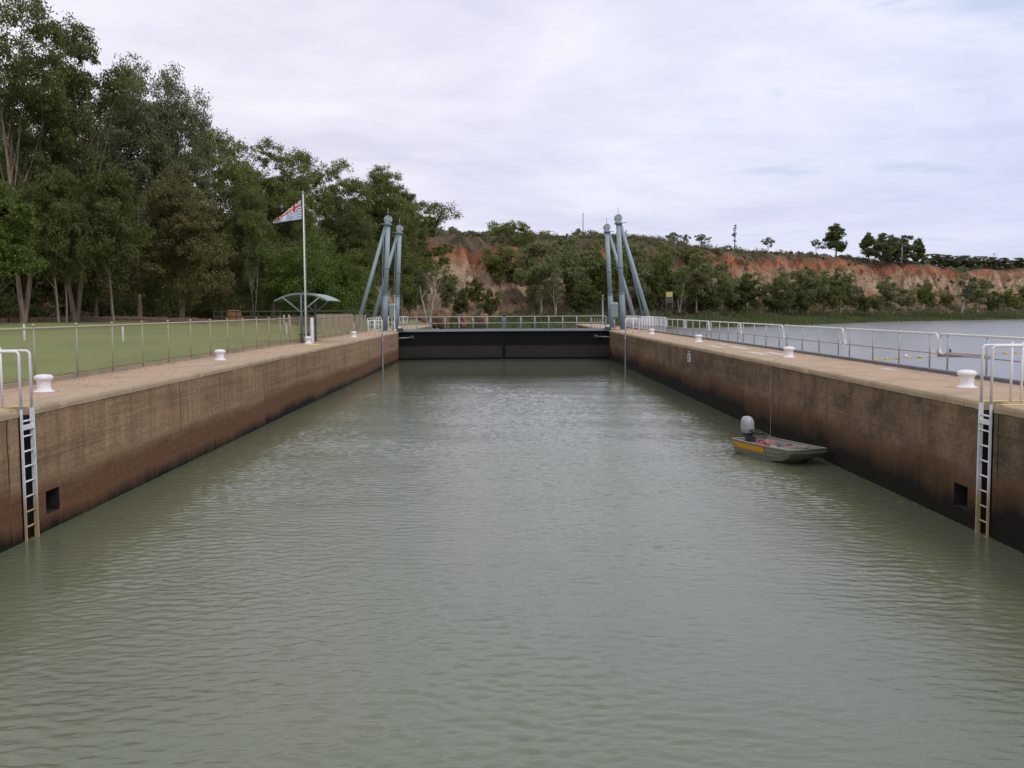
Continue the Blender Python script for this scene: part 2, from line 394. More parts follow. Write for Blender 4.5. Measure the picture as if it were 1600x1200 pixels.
# ------------------------------------------------------------------ lock walls
TOP, FX = 2.35, 8.5
LADYS = {-1: (17.36, 17.80), 1: (17.12, 17.52)}; LADY2 = (69.0, 69.4)
HOLE = {-1: (18.28, 18.84), 1: (18.02, 18.58)}
def lock_wall(s, mat, label):
    t = thing('lock_wall', label, 'lock wall', (s*FX, 0, 0))
    b = MB(); LADY = LADYS[s]; hy = HOLE[s]
    ycut = [-6, LADY[0], LADY[1], hy[0], hy[1], LADY2[0], LADY2[1], 80.2]; zcut = [-2, .30, .73, TOP-.14]
    def q(p): b.add(p, [(0, 1, 2, 3)] if s < 0 else [(3, 2, 1, 0)], 0)
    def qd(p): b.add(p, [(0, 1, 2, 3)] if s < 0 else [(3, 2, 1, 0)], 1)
    for i in range(len(ycut)-1):
        for j in range(len(zcut)-1):
            y0, y1, z0, z1 = ycut[i], ycut[i+1], zcut[j], zcut[j+1]
            lad = (y0, y1) in (LADY, LADY2); hole = (y0 == hy[0] and z0 == .30)
            if lad or hole:
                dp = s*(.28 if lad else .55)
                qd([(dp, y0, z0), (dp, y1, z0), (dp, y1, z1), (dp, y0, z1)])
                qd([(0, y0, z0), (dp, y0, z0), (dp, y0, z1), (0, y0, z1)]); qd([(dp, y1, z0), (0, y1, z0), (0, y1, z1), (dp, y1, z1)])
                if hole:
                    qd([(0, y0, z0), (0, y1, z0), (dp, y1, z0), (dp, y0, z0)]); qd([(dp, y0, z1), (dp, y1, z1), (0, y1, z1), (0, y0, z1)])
            else: q([(0, y0, z0), (0, y1, z0), (0, y1, z1), (0, y0, z1)])
    # gate recess and the wall beyond it
    b.box((min(0, s*3), 90, -2), (max(0, s*3), 118, TOP-.14))
    b.box((min(s*.9, s*3), 80.2, -2), (max(s*.9, s*3), 90, TOP-.14))
    q([(s*.9, 80.2, -2), (0, 80.2, -2), (0, 80.2, TOP-.14), (s*.9, 80.2, TOP-.14)][::-1])
    b.box((min(s*2.7, s*3), -6, -2), (max(s*2.7, s*3), 80.2, TOP-.14))      # landward back
    b.build('wall_face', [mat, 'recess_shade'], t)
    cp = MB()
    for y0, y1 in ((-6, LADY[0]), (LADY[1], LADY2[0]), (LADY2[1], 80.2), (90, 118)):
        # bevelled lip, 15 mm proud of the face
        st = np.arange(y0, y1, .22).tolist() + [y1]; n = 6; vs = []
        for yy in st:
            a = noise.noise(Vector((yy*.9, s*7, 0)))*.012 + noise.noise(Vector((yy*4.1, s*3, 5)))*.010; ch = max(0, noise.noise(Vector((yy*1.7, s*9, 8)))-.33)*.16
            prof = [(.015+a*.4, TOP-.14+a), (.015+a-ch*.5, TOP-.06-ch), (-.010+a-ch, TOP-.014+a*.3-ch*.4), (-.05-ch, TOP+.004), (-.62, TOP+.004), (-.62, TOP-.14)]
            vs += [(-s*px, yy, pz) for px, pz in prof]
        m_ = len(st)
        fs = [(k*n+i, k*n+(i+1) % n, (k+1)*n+(i+1) % n, (k+1)*n+i) for k in range(m_-1) for i in range(n)] + [tuple(range(n))[::-1], tuple(range((m_-1)*n, m_*n))]
        cp.add(vs, fs)
    cp.build('coping', 'coping', t)
    return t
lock_wall(-1, 'wall_left', 'tan concrete lock wall with rust brown lower band, beside the lawn')
lock_wall(1, 'wall_right', 'dark mossy concrete lock wall with black wet lower half, between boat and river')
for s in (-1, 1):
    b = MB(); LADY = LADYS[s]
    def strip(x0, x1, y0, y1, zt): b.box((min(s*x0, s*x1), y0, zt-.12), (max(s*x0, s*x1), y1, zt))
    strip(9.12, 11.55 if s > 0 else 11.02, -6, 80.2, TOP)
    strip(8.79, 9.12, LADY[0], LADY[1], TOP); strip(8.79, 9.12, LADY2[0], LADY2[1], TOP)
    strip(9.40, 11.55 if s > 0 else 13.5, 80.2, 90, TOP); strip(9.12, 11.55 if s > 0 else 13.5, 90, 118, TOP)
    tag(b.build('path', 'deck'), kind='structure')
    b = MB()
    if s < 0: b.box((-11.16, -6, 2.2), (-11.02, 80.2, 2.45))
    else: b.box((11.10, -6, 2.2), (11.30, 118, 2.43))
    tag(b.build('kerb', 'kerb' if s < 0 else 'kerb_grey'), kind='structure')
# painted marks
b = MB(); zt = TOP+.008
for s in (-1, 1):
    for y0, y1 in (LADYS[s], LADY2):
        for (xa, xb, ya, yb) in ((8.52, 9.75, y0-.24, y0-.10), (8.52, 9.75, y1+.10, y1+.24), (9.75, 9.88, y0-.24, y1+.24)):
            b.add([(s*xa, ya, zt), (s*xb, ya, zt), (s*xb, yb, zt), (s*xa, yb, zt)], [(0, 1, 2, 3) if s > 0 else (3, 2, 1, 0)])
b.add([(-9.9, 49.2, zt), (-9.3, 49.2, zt), (-9.3, 51, zt), (-9.9, 51, zt)], [(0, 1, 2, 3)])
tag(b.build('painted_marking', 'yellow_line'), kind='structure')
b = MB()
for (xa, xb, ya, yb) in ((9.2, 9.55, 42.4, 45.4), (9.9, 10.3, 41, 44.5), (9.3, 9.7, 36, 38.6), (9.9, 10.25, 35.2, 38), (10.2, 10.5, 46, 48), (10.3, 10.6, 26.4, 27.4)):
    b.add([(xa, ya, zt), (xb, ya, zt), (xb, yb, zt), (xa, yb, zt)], [(0, 1, 2, 3)])
b.add([(-10.25, 31.8, zt), (-9.3, 31.8, zt), (-9.3, 32.2, zt), (-10.25, 32.2, zt)], [(0, 1, 2, 3)])
tag(b.build('painted_patch', 'white_line'), kind='structure')

# ------------------------------------------------------------------ ladders
def ladder(s, ys_, label, first=None):
    y0, y1 = ys_; ym = (y0+y1)/2
    t = thing('wall_ladder', label, 'ladder', (s*FX, ym, 0), 0, 'white ladders in the lock walls')
    hw = (y1-y0)/2 - .02
    for e in (-1, 1):
        b = MB(); x = -s*.05
        dx_ = .040 if e > 0 else .020; b.box((x-dx_, e*hw-.013, -.6), (x+dx_, e*hw+.013, TOP)); b.build('stile', 'ladder_paint' if ym < 40 else 'galv', t)
        b = MB()
        p = [(x, e*hw, TOP), (x, e*hw, 3.29)] + arc((x+s*.07, e*hw, 3.29), PI, PI/2, .07, 5, (s, 0, 0), (0, 0, 1))[1:]
        p += [(x+s*.87, e*hw, 3.36)] + arc((x+s*.87, e*hw, 3.29), PI/2, 0, .07, 5, (s, 0, 0), (0, 0, 1))[1:] + [(x+s*.94, e*hw, TOP)]
        b.tube(p, .024, 10); b.tube([(x+s*.52, e*hw, TOP), (x+s*.52, e*hw, 3.42)], .022, 8)
        b.build('handrail', 'white_paint', t)
    z = -.28
    while z < 2.3:
        b = MB(); b.tube([(-s*.05, -hw, z), (-s*.05, hw, z)], .016, 8); b.build('rung', 'ladder_paint' if ym < 40 else 'galv', t); z += .268
    b = MB(); b.box((-s*.05-.03, -hw, 1.98), (-s*.05+.03, hw, 2.06)); b.build('tie_plate', 'white_paint', t)
ladder(-1, LADYS[-1], 'nearest white ladder on the lawn side wall, beside a square drain hole')
ladder(1, LADYS[1], 'nearest white ladder on the river side wall, below the handrail')
ladder(-1, LADY2, 'far white ladder on the lawn side wall, close to the black gate')
ladder(1, LADY2, 'far white ladder on the river side wall, close to the black gate')

# ------------------------------------------------------------------ bollards
b = MB()
b.lathe([(.0, 0), (.215, 0), (.215, .022), (.185, .03), (.155, .045), (.140, .09), (.136, .16), (.142, .22), (.162, .255), (.186, .275), (.194, .295), (.192, .322),
         (.176, .348), (.13, .368), (.06, .378), (.004, .38)], 28)
bol = tag(b.build('mooring_bollard', 'bollard_paint'), '', 'bollard', 'white bollards along the lock walls')
bl = [(-9.8, 21.2, 'white bollard beside the nearest ladder on the lawn side'), (-9.86, 34.6, 'white bollard on lawn side path, second from the camera'),
      (-10.18, 51.82, 'white bollard at the foot of the flagpole'), (-9.62, 63.88, 'white bollard on lawn side between the flagpole and the far ladder'),
      (9.66, 20.66, 'white bollard beside the nearest ladder on the river side'), (9.74, 33.95, 'white bollard above the moored boat, its mooring line below'),
      (9.87, 50.44, 'white bollard on river side behind the small white wall sign'), (9.87, 66.43, 'farthest white bollard on the river side, before the white palings')]
for i, (x, y, l) in enumerate(bl):
    o = bol if i == 0 else bol.copy()
    if i: COL.objects.link(o)
    o.location = (x, y, TOP); o['label'] = l; o.rotation_euler = (0, 0, i*.7)

# ------------------------------------------------------------------ river side handrails
def rail_panel(L):
    t = thing('handrail_panel', '', 'handrail', (0, 0, 0), 0, 'rounded handrail panels along the river')
    zt, zm = 1.0, .5; r = .14; a = .07; e = L-.07
    b = MB()
    p = [(0, a+.3, zm)] + [(0, a+r, zm)] + arc((0, a+r, zm+r), -PI/2, -PI, r, 5, (0, 1, 0), (0, 0, 1))[1:]
    p += arc((0, a+r, zt-r), PI, PI/2, r, 5, (0, 1, 0), (0, 0, 1)) + arc((0, e-r, zt-r), PI/2, 0, r, 5, (0, 1, 0), (0, 0, 1))
    p += arc((0, e-r, zm+r), 0, -PI/2, r, 5, (0, 1, 0), (0, 0, 1)) + [(0, e-.3, zm)]
    b.tube(p, .03, 10); b.build('top_rail', 'rail_white', t)
    b = MB(); b.tube([(0, a+.3, zm), (0, e-.3, zm)], .022, 8); b.build('mid_rail', 'galv', t)
    for f in (.075, .36, .64, .925):
        b = MB(); b.tube([(0, L*f, 0.08), (0, L*f, zt-.02)], .024, 8); b.box((-.07, L*f-.06, .081), (.07, L*f+.06, .095)); b.build('post', 'galv', t)
    return t
JY = [11.2, 18.4, 25.55, 32.72, 39.9, 47.1, 54.4, 61.6]
RL = ['pale rounded handrail panel just outside the nearest river side ladder', 'rounded handrail panel behind the nearest river side bollard, ladder in front',
      'rounded handrail panel with the yellow floats seen through it', 'rounded handrail panel behind the bollard above the boat',
      'rounded handrail panel just beyond the bollard above the boat', 'rounded handrail panel behind the bollard over the white wall sign',
      'rounded handrail panel just beyond the bollard over the wall sign', 'farthest rounded handrail panel, butting against the white palings']
pr = rail_panel(7.17)
for i, y in enumerate(JY):
    if i == 0: pr.location = (11.2, y, TOP); pr['label'] = RL[0]
    else: dup(pr, (11.2, y, TOP), 0, RL[i])
def paling(name, label, a, b_, h, step, group=None):
    a = Vector(a); b_ = Vector(b_); L = (b_-a).length; dr = (b_-a)/L
    t = thing(name, label, 'railing', a, 0, group)
    def P(s_, z): q = dr*s_; return (q.x, q.y, z)
    m_ = MB(); m_.tube([P(0, h), P(L, h)], .03, 8); m_.build('top_rail', 'white_paint', t)
    m_ = MB(); m_.tube([P(0, .5*h), P(L, .5*h)], .02, 8); m_.tube([P(0, .12), P(L, .12)], .02, 8); m_.build('lower_rails', 'white_paint', t)
    n = max(2, int(L/step))
    for i in range(n+1):
        m_ = MB(); m_.tube([P(L*i/n, 0), P(L*i/n, h)], .028 if i % 4 == 0 else .016, 6); m_.build('baluster', 'white_paint', t)
paling('white_railing', 'white palings on the river side around the foot of the masts', (11.2, 69.0, TOP), (11.2, 93, TOP), 1.1, .48)
paling('white_railing', 'short white railing across the river side path behind the far ladder', (10.1, 73, TOP), (11.1, 73, TOP), 1.1, .2)
paling('white_railing', 'short white railing at the end of the wire fence on the lawn side', (-11.0, 80.6, TOP), (-9.9, 80.6, TOP), 1.1, .2)
paling('white_railing', 'white railing behind the masts on the lawn side', (-12.6, 96, TOP), (-9.3, 96, TOP), 1.1, .35)

# ------------------------------------------------------------------ lawn side wire fence
FYS = [11.7+2.335*i for i in range(30)]
t = thing('wire_fence', 'tan wire mesh fence along the lock side path, lawn behind', 'fence', (-11.0, FYS[0], TOP))
b = MB(); b.tube([(0, 0, 1.32), (0, FYS[-1]-FYS[0], 1.32)], .026, 8); b.build('top_rail', 'fence_tan', t)
b = MB(); b.tube([(0, 0, .06), (0, 0, 1.37)], .026, 8); b.lathe([(.001, 1.365), (.042, 1.365), (.042, 1.39), (.026, 1.415), (.004, 1.425)], 10)
fp = b.build('post', 'fence_tan', t)
mesh = MB(); L = 2.335; s_ = .055; h0, h1 = .12, 1.30; H = h1-h0
def wire(p, q):
    p = Vector(p); q = Vector(q); d_ = (q-p).normalized(); a = Vector((1, 0, 0))*.0020; c_ = d_.cross(Vector((1, 0, 0)))*.0020
    mesh.add([p+a, p-a*.5+c_, p-a*.5-c_, q+a, q-a*.5+c_, q-a*.5-c_], [(0, 1, 4, 3), (1, 2, 5, 4), (2, 0, 3, 5)])
k = -int(H/s_)
while k*s_ < L:
    y0 = k*s_
    a0 = max(0, -y0); a1 = min(H, L-y0)
    if a1 > a0: wire((.0, y0+a0, h0+a0), (0, y0+a1, h0+a1)); wire((.004, y0+a0, h1-a0), (.004, y0+a1, h1-a1))
    k += 1
mesh.tube([(0, 0, h0), (0, L, h0)], .004, 4)
fm = mesh.build('mesh_panel', 'wire', t)
for i in range(1, len(FYS)):
    c_ = fp.copy(); COL.objects.link(c_); c_.parent = t; c_.location = (0, FYS[i]-FYS[0], 0)
    if i < len(FYS)-1:
        c_ = fm.copy(); COL.objects.link(c_); c_.parent = t; c_.location = (0, FYS[i]-FYS[0], 0)

# ------------------------------------------------------------------ lock gate
def gate(s, label):
    x0, x1 = s*8.82, s*.012; y0, y1 = 81.0, 81.9
    t = thing('lock_gate', label, 'lock gate', (x0, y0, 0))
    Lx = x1-x0; Ly = y1-y0; L = math.hypot(Lx, Ly); ang = math.atan2(Ly, Lx)
    dr = Vector((Lx, Ly, 0))/L; nrm = Vector((dr.y, -dr.x, 0));
    if nrm.y > 0: nrm = -nrm
    def P(a, d_, z): q = dr*a + nrm*d_; return (q.x, q.y, z)
    def bx(m_, a0, a1, d0, d1, z0, z1):
        vs = [P(a, dd, zz) for zz in (z0, z1) for a, dd in ((a0, d0), (a1, d0), (a1, d1), (a0, d1))]
        m_.add(vs, [(3, 2, 1, 0), (4, 5, 6, 7), (0, 1, 5, 4), (1, 2, 6, 5), (2, 3, 7, 6), (3, 0, 4, 7)])
    m_ = MB(); bx(m_, 0, L, -.3, .12, 1.22, 2.30); m_.build('upper_plate', 'gate_black', t)
    m_ = MB(); bx(m_, .12, L-.1, -.3, .06, .20, 1.217); m_.build('lower_plate', 'gate_grey', t)
    m_ = MB(); bx(m_, .12, L-.1, -.3, .14, -1.2, .197); bx(m_, 0, .117, -.3, .14, -1.2, 1.217); bx(m_, L-.097, L, -.3, .14, -1.2, 1.217); bx(m_, L-.09, L-.002, .125, .15, 1.217, 2.28); m_.build('frame_beam', 'gate_black', t)
    m_ = MB(); bx(m_, .1, L, -.75, .30, 2.303, 2.40); bx(m_, .1, L, .28, .32, 2.33, 2.52); m_.build('walkway', 'walkway_grey', t)
    rl = thing('railing', None, None); rl.parent = t
    for dd in (.24, -.70):
        m_ = MB(); e0, e1, zt, r = .5, L-.06, 3.5, .12
        p = [P(e0, dd, 2.40), P(e0, dd, zt-r)] + [P(e0+r*(1-math.cos(q)), dd, zt-r+r*math.sin(q)) for q in (PI/8, PI/4, 3*PI/8, PI/2)]
        p += [P(e1-r+r*math.sin(q), dd, zt-r+r*math.cos(q)) for q in (0, PI/8, PI/4, 3*PI/8, PI/2)] + [P(e1, dd, 2.40)]
        m_.tube(p, .03, 8); m_.build('top_rail', 'galv', rl)
        m_ = MB(); m_.tube([P(e0, dd, 2.98), P(e1, dd, 2.98)], .022, 8); m_.build('mid_rail', 'galv', rl)
        for a in np.linspace(e0+1.25, e1-1.3, 6): m_ = MB(); m_.tube([P(a, dd, 2.40), P(a, dd, 3.5)], .022, 8); m_.build('post', 'galv', rl)
    m_ = MB()
    for i in range(6): m_.tube([P(.55+.22*i, .24, 2.4), P(.55+.22*i, .24, 3.3)], .014, 6)
    m_.build('guard_bars', 'galv', t)
    m_ = MB(); bx(m_, .12, .62, .32, .62, 2.28, 2.62); m_.build('lamp_housing', 'dark_steel', t)
    m_ = MB(); bx(m_, .22, .5, .36, .60, 2.62, 2.80); m_.build('lamp', 'sign_white', t)
    # operating rod: from the wall out to the leaf
    m_ = MB(); a = Vector((-s*.30, -.85, 1.82)); q = Vector(P(1.35, .16, 1.86)); m_.tube([a, q], .035, 8); m_.build('operating_rod', 'galv', t)
    m_ = MB(); m_.tube([q-Vector((0, 0, .09)), q+Vector((0, 0, .13))], .10, 10); bx(m_, 1.2, 1.5, .12, .2, 1.72, 2.0); m_.build('rod_bracket', 'dark_steel', t)
    return t
gate(-1, 'black lock gate leaf on the lawn side, grey handrail on top')
gate(1, 'black lock gate leaf on the river side, grey handrail on top')

# ------------------------------------------------------------------ gate masts
def mast(s, y, label, lad):
    t = thing('gate_mast', label, 'mast', (s*9.85, y, TOP), 0, 'blue grey gate masts')
    top = Vector((-s*.45, 0, 8.75))
    def C(z): return Vector((-s*.45*z/8.75, 0, z))
    b = MB(); b.tube([C(3.0), C(8.75)], [.205, .20], 18); b.build('column', 'mast_upper', t)
    b = MB(); b.tube([C(0), C(3.0)], [.27, .235], 18); b.tube([C(0), C(.06)], .42, 18); b.build('base_section', 'mast_lower', t)
    for za, zb, ra in ((5.1, 5.2, .27), (8.62, 8.78, .32), (2.98, 3.07, .26)): b = MB(); b.tube([C(za), C(zb)], ra, 18); b.build('collar', 'mast_lower', t)
    # sheave head: a drum with its round faces to the lock
    b = MB(); c = C(9.1); n = 24
    b.tube([c+Vector((0, -.2, 0)), c+Vector((0, .2, 0))], .32, n)
    b.tube([c+Vector((0, -.23, 0)), c+Vector((0, .23, 0))], .12, 14)
    hd = b.build('sheave_head', 'mast_head', t)
    b = MB()
    for q in range(3): p = c+Vector((.21*math.cos(q*2.1+1.2), -.215, .21*math.sin(q*2.1+1.2))); b.tube([p, p+Vector((0, .04, 0))], .045, 10)
    b.build('bolt_plate', 'dark_steel', hd)
    b = MB(); b.tube([c+Vector((0, 0, .30)), c+Vector((0, 0, .90))], .022, 6); b.build('spike', 'mast_head', t)
    b = MB(); b.tube([C(8.6)+Vector((s*.18, .0, 0)), (s*2.35, .15, 0)], [.13, .185], 14); b.tube([(s*2.35, .15, 0), (s*2.35, .15, .08)], .34, 14)
    b.build('back_stay', 'mast_upper', t)
    if s > 0 and y < 85:
        b = MB(); b.tube([C(8.4)+Vector((.22, .1, 0)), (1.98, .9, 0)], [.05, .08], 10); b.build('back_stay', 'mast_lower', t)
    if lad:
        b = MB()
        for e in (-.17, .17): b.tube([C(.3)+Vector((s*.30, e, 0)), C(8.6)+Vector((s*.30, e, 0))], .02, 6)
        for i in range(27): b.tube([C(.5+.3*i)+Vector((s*.30, -.17, 0)), C(.5+.3*i)+Vector((s*.30, .17, 0))], .014, 5)
        b.build('ladder', 'mast_lower', t)
    b = MB(); b.box((-.5, -.3, 8.3), (.5, -.24, 8.36)) if False else b.tube([C(8.7)+Vector((0, -.25, 0)), C(8.7)+Vector((s*.62, -.25, .02))], .03, 6)
    b.build('arm', 'mast_lower', t)
mast(-1, 82, 'nearer blue grey mast on the lawn side with back stay and ladder', True)
mast(-1, 91, 'farther blue grey mast on the lawn side, right of its taller looking neighbour', True)
mast(1, 82, 'nearer blue grey mast on the river side with double back stay', False)
mast(1, 91, 'farther blue grey mast on the river side, behind the open water of the gate', False)
for s, lab in ((-1, 'grey green control cabinet between the masts on the lawn side'), (1, 'grey green control cabinet between the masts on the river side')):
    t = thing('control_cabinet', lab, 'cabinet', (s*(9.55), 86.2, TOP))
    b = MB(); b.box((-.32, -.2, 1.0), (.32, .2, 2.1)); b.add([(-.36, -.24, 2.1), (.36, -.24, 2.1), (.36, .24, 2.1), (-.36, .24, 2.1), (-.25, -.12, 2.3), (.25, -.12, 2.3), (.25, .12, 2.3), (-.25, .12, 2.3)],
        [(3, 2, 1, 0), (4, 5, 6, 7), (0, 1, 5, 4), (1, 2, 6, 5), (2, 3, 7, 6), (3, 0, 4, 7)]); b.build('cabinet_body', 'cabinet_green', t)
    b = MB(); b.tube([(0, 0, 0), (0, 0, 1.0)], .07, 10); b.build('post', 'galv', t)
    b = MB(); b.box((-.26, -.215, 1.08), (.26, -.203, 2.02)); b.build('door', 'cabinet_green', t)
for s, lab in ((-1, 'thin white pole beside the cabinet on the lawn side'), (1, 'thin white pole beside the cabinet on the river side')):
    b = MB(); b.lathe([(.12, 0), (.12, .03), (.035, .04), (.035, 2.9), (.05, 2.91), (.05, 2.96), (.004, 2.98)], 10)
    tag(b.build('thin_pole', 'white_paint', loc=(s*9.25 if s < 0 else 8.98, 84.5 if s < 0 else 90.5, TOP)), lab, 'pole')

# ------------------------------------------------------------------ wall sign and tide line rope
t = thing('wall_sign', 'small white sign with black markings on the river side wall', 'sign', (8.46, 45.4, 1.62))
b = MB(); b.box((-.012, -.36, 0), (.012, .36, .36)); b.box((-.010, -.10, .36), (.010, .10, .50)); b.build('plate', 'sign_white', t)
b = MB()
for z0, ya, yb in ((.06, -.27, .26), (.16, -.24, .20), (.26, -.29, .28)): b.box((-.016, ya, z0), (-.0125, yb, z0+.045))
b.box((-.016, -.05, .40), (-.0125, .05, .46)); b.build('marking', 'sign_dark', t)

# ------------------------------------------------------------------ boat
BA = math.atan2(25.27-28.05, 7.76-6.93); BL = 2.92
t = thing('punt', 'small aluminium punt with yellow side panel moored to the river side wall', 'boat', (6.95, 28.02, 0), BA)
secs = [  # x, half width at gunwale, z gunwale, half width at chine, z chine, z keel
    (0, .56, .36, .46, .02, -.09), (.6, .60, .36, .50, .0, -.11), (1.3, .61, .365, .50, .0, -.11), (1.9, .60, .375, .48, .01, -.10), (2.35, .585, .385, .45, .06, -.03), (2.68, .57, .395, .46, .18, .13), (2.92, .56, .40, .50, .33, .31)]
b = MB(); n = len(secs); vs = []
for (x, hg, zg, hc, zc, zk) in secs: vs += [(x, hg, zg), (x, hc, zc), (x, 0, zk), (x, -hc, zc), (x, -hg, zg)]
fs = [(i*5+j, i*5+j+1, (i+1)*5+j+1, (i+1)*5+j) for i in range(n-1) for j in range(4)]
b.add(vs, fs); b.add(vs[:5], [(0, 1, 2, 3, 4)]); b.add(vs[-5:], [(4, 3, 2, 1, 0)])
hull = b.build('hull', 'silver_boat', t)
b = MB()   # pressed side strakes
for s in (-1, 1):
    for f in (.38, .70):
        b.tube([(x, s*(hc+(hg-hc)*f+.004), zc+(zg-zc)*f) for (x, hg, zg, hc, zc, zk) in secs], .014, 6)
b.build('strake', 'silver_boat', hull)
b = MB(); vi = []
for (x, hg, zg, hc, zc, zk) in secs[:-1]: vi += [(x+.03, hg-.035, zg-.005), (x+.03, hc-.03, zc+.05), (x+.03, -hc+.03, zc+.05), (x+.03, -hg+.035, zg-.005)]
m_ = len(secs)-1
b.add(vi, [(i*4+j+1, i*4+j, (i+1)*4+j, (i+1)*4+j+1) for i in range(m_-1) for j in range(3)])
b.add(vi[:4], [(3, 2, 1, 0)]); b.build('inside', 'boat_inside', t)
b = MB()
b.tube([(x, hg-.01, zg+.012) for (x, hg, zg, *_) in secs], .024, 8); b.tube([(x, -hg+.01, zg+.012) for (x, hg, zg, *_) in secs], .024, 8)
b.tube([(0, -.56, .372), (0, .56, .372)], .022, 8); b.tube([(2.92, -.55, .412), (2.92, .55, .412)], .024, 8); b.build('gunwale', 'silver_boat', t)
b = MB(); b.add([(1.78, -.575, .352), (2.88, -.54, .385), (2.88, .54, .385), (1.78, .575, .352), (1.78, -.55, .10), (1.78, .55, .10)], [(0, 1, 2, 3), (4, 0, 3, 5)]); b.build('foredeck', 'silver_boat', t)
b = MB(); b.box((1.15, -.53, .20), (1.42, .53, .25)); b.build('thwart', 'silver_boat', t)
b = MB(); b.box((.08, -.52, .22), (.34, .52, .26)); b.build('stern_seat', 'silver_boat', t)
for s in (-1, 1):
    b = MB(); sx_ = [(.12, .565, .36, .465, .02), (.6, .60, .36, .50, .0), (1.3, .61, .365, .50, .0), (1.72, .605, .372, .486, .006)]
    vs = []
    for x, hg, zg, hc, zc in sx_:
        for f in (.94, .52): vs.append((x, s*(hc+(hg-hc)*f+.019), zc+(zg-zc)*f))
    b.add(vs, [(2*i, 2*i+1, 2*i+3, 2*i+2) if s > 0 else (2*i+2, 2*i+3, 2*i+1, 2*i) for i in range(3)]); b.build('yellow_panel', 'boat_yellow', t)
om = thing('outboard_motor', None, None, (-.10, 0, 0)); om.parent = t
b = MB(); rings = []
for z, sx2, sy2, ox in ((.50, .13, .11, 0), (.53, .18, .145, -.01), (.64, .205, .165, -.02), (.78, .20, .165, -.02), (.89, .17, .145, -.03), (.955, .12, .10, -.04), (.975, .05, .04, -.04)):
    for j in range(18):
        q = 2*PI*j/18; cx = math.copysign(abs(math.cos(q))**.7, math.cos(q)); cy = math.copysign(abs(math.sin(q))**.7, math.sin(q)); rings.append((ox+sx2*cx, sy2*cy, z))
b.add(rings, [(i*18+j, i*18+(j+1) % 18, (i+1)*18+(j+1) % 18, (i+1)*18+j) for i in range(6) for j in range(18)], 0, True)
o_ = len(b.v); b.add(rings[-18:], [tuple(range(18))], 0); b.build('cowl', 'cowl_white', om)
b = MB(); b.box((.17, -.05, .56), (.195, .05, .61)); b.build('intake', 'motor_dark', om)
b = MB(); b.box((-.07, -.05, -.45), (.07, .05, .50)); b.box((-.12, -.09, .42), (.12, .09, .51)); b.box((.04, -.14, .20), (.20, .14, .42)); b.build('leg', 'motor_dark', om)
b = MB(); b.tube([(.1, .05, .50), (.35, .12, .54), (.62, .16, .56)], [.022, .02, .026], 8); b.build('tiller', 'motor_dark', om)
bm = Matrix.Translation((6.95, 28.02, 0)) @ Matrix.Rotation(BA, 4, 'Z')
def inboat(x, y, z): return bm @ Vector((x, y, z))
# things lying in the boat
ft = thing('fuel_can', 'red fuel can standing in the middle of the punt', 'fuel can', inboat(1.0, -.22, .06), BA+.3)
b = MB(); b.box((-.17, -.11, 0), (.17, .11, .26)); b.add([(-.17, -.11, .26), (.17, -.11, .26), (.17, .11, .26), (-.17, .11, .26), (-.11, -.07, .31), (.11, -.07, .31), (.11, .07, .31), (-.11, .07, .31)],
    [(4, 5, 6, 7), (0, 1, 5, 4), (1, 2, 6, 5), (2, 3, 7, 6), (3, 0, 4, 7)]); b.build('can_body', 'red_plastic', ft)
b = MB(); b.tube([(-.09, 0, .30), (-.07, 0, .37), (.05, 0, .37), (.07, 0, .30)], .016, 6); b.build('handle', 'red_plastic', ft)
b = MB(); b.tube([(.13, 0, .27), (.13, 0, .33)], .03, 8); b.build('cap', 'motor_dark', ft)
def soft(name, mat, loc, sx_, sy_, sz_, seed, label, cat):
    b = MB(); n = 14; k = 8; vs = []
    for i in range(k+1):
        f = i/k*PI/2
        for j in range(n):
            q = 2*PI*j/n; nn = 1+.28*noise.noise(Vector((math.cos(q)*1.3+seed, math.sin(q)*1.3, f)))
            vs.append((sx_*math.cos(f)**.6*math.cos(q)*nn, sy_*math.cos(f)**.6*math.sin(q)*nn, sz_*math.sin(f)*nn))
    b.add(vs, [(i*n+j, i*n+(j+1) % n, (i+1)*n+(j+1) % n, (i+1)*n+j) for i in range(k) for j in range(n)], 0, True)
    o = b.build(name, mat, loc=loc); o.rotation_euler = (0, 0, BA); tag(o, label, cat)
soft('life_jacket', 'orange_fabric', inboat(.72, .22, .06), .34, .26, .30, 2.2, 'faded orange life jacket heaped near the outboard motor', 'life jacket')
soft('life_jacket', 'red_plastic', inboat(1.55, .30, .06), .2, .16, .30, 5.1, 'red life jacket tucked against the far side of the punt', 'life jacket')
soft('canvas_bag', 'boat_inside', inboat(1.50, -.15, .06), .2, .2, .28, 8.3, 'grey bag lying before the foredeck of the punt', 'bag')
b = MB()
for k_ in range(3):
    b.tube([inboat(2.45+(.14+.02*k_)*math.cos(q), .1+(.14+.02*k_)*math.sin(q), .392+.02*k_) for q in np.linspace(0, 2*PI, 18)[:-1]], .011, 5, closed=True)
tag(b.build('rope_coil', 'rope'), 'pale rope coiled on the foredeck of the punt', 'rope')
b = MB(); p0 = Vector((9.6, 33.85, TOP+.2)); p1 = Vector((8.47, 31.5, TOP+.01)); p2 = inboat(1.3, .62, .38)
pts = [p0.lerp(p1, i/5) - Vector((0, 0, .12*math.sin(PI*i/5))) for i in range(6)]
for q in pts: q.z = max(q.z, TOP+.02)
pts += [(8.46, 31.45, 2.0), (8.46, 31.42, 1.2), (8.46, 31.4, .25), (8.40, 31.2, .10)] + [(7.9, 29.6, .14), inboat(.05, .55, .38)]
b.tube(pts, .005, 6); tag(b.build('mooring_line', 'rope'), 'thin mooring line hanging down the wall to the punt', 'rope')

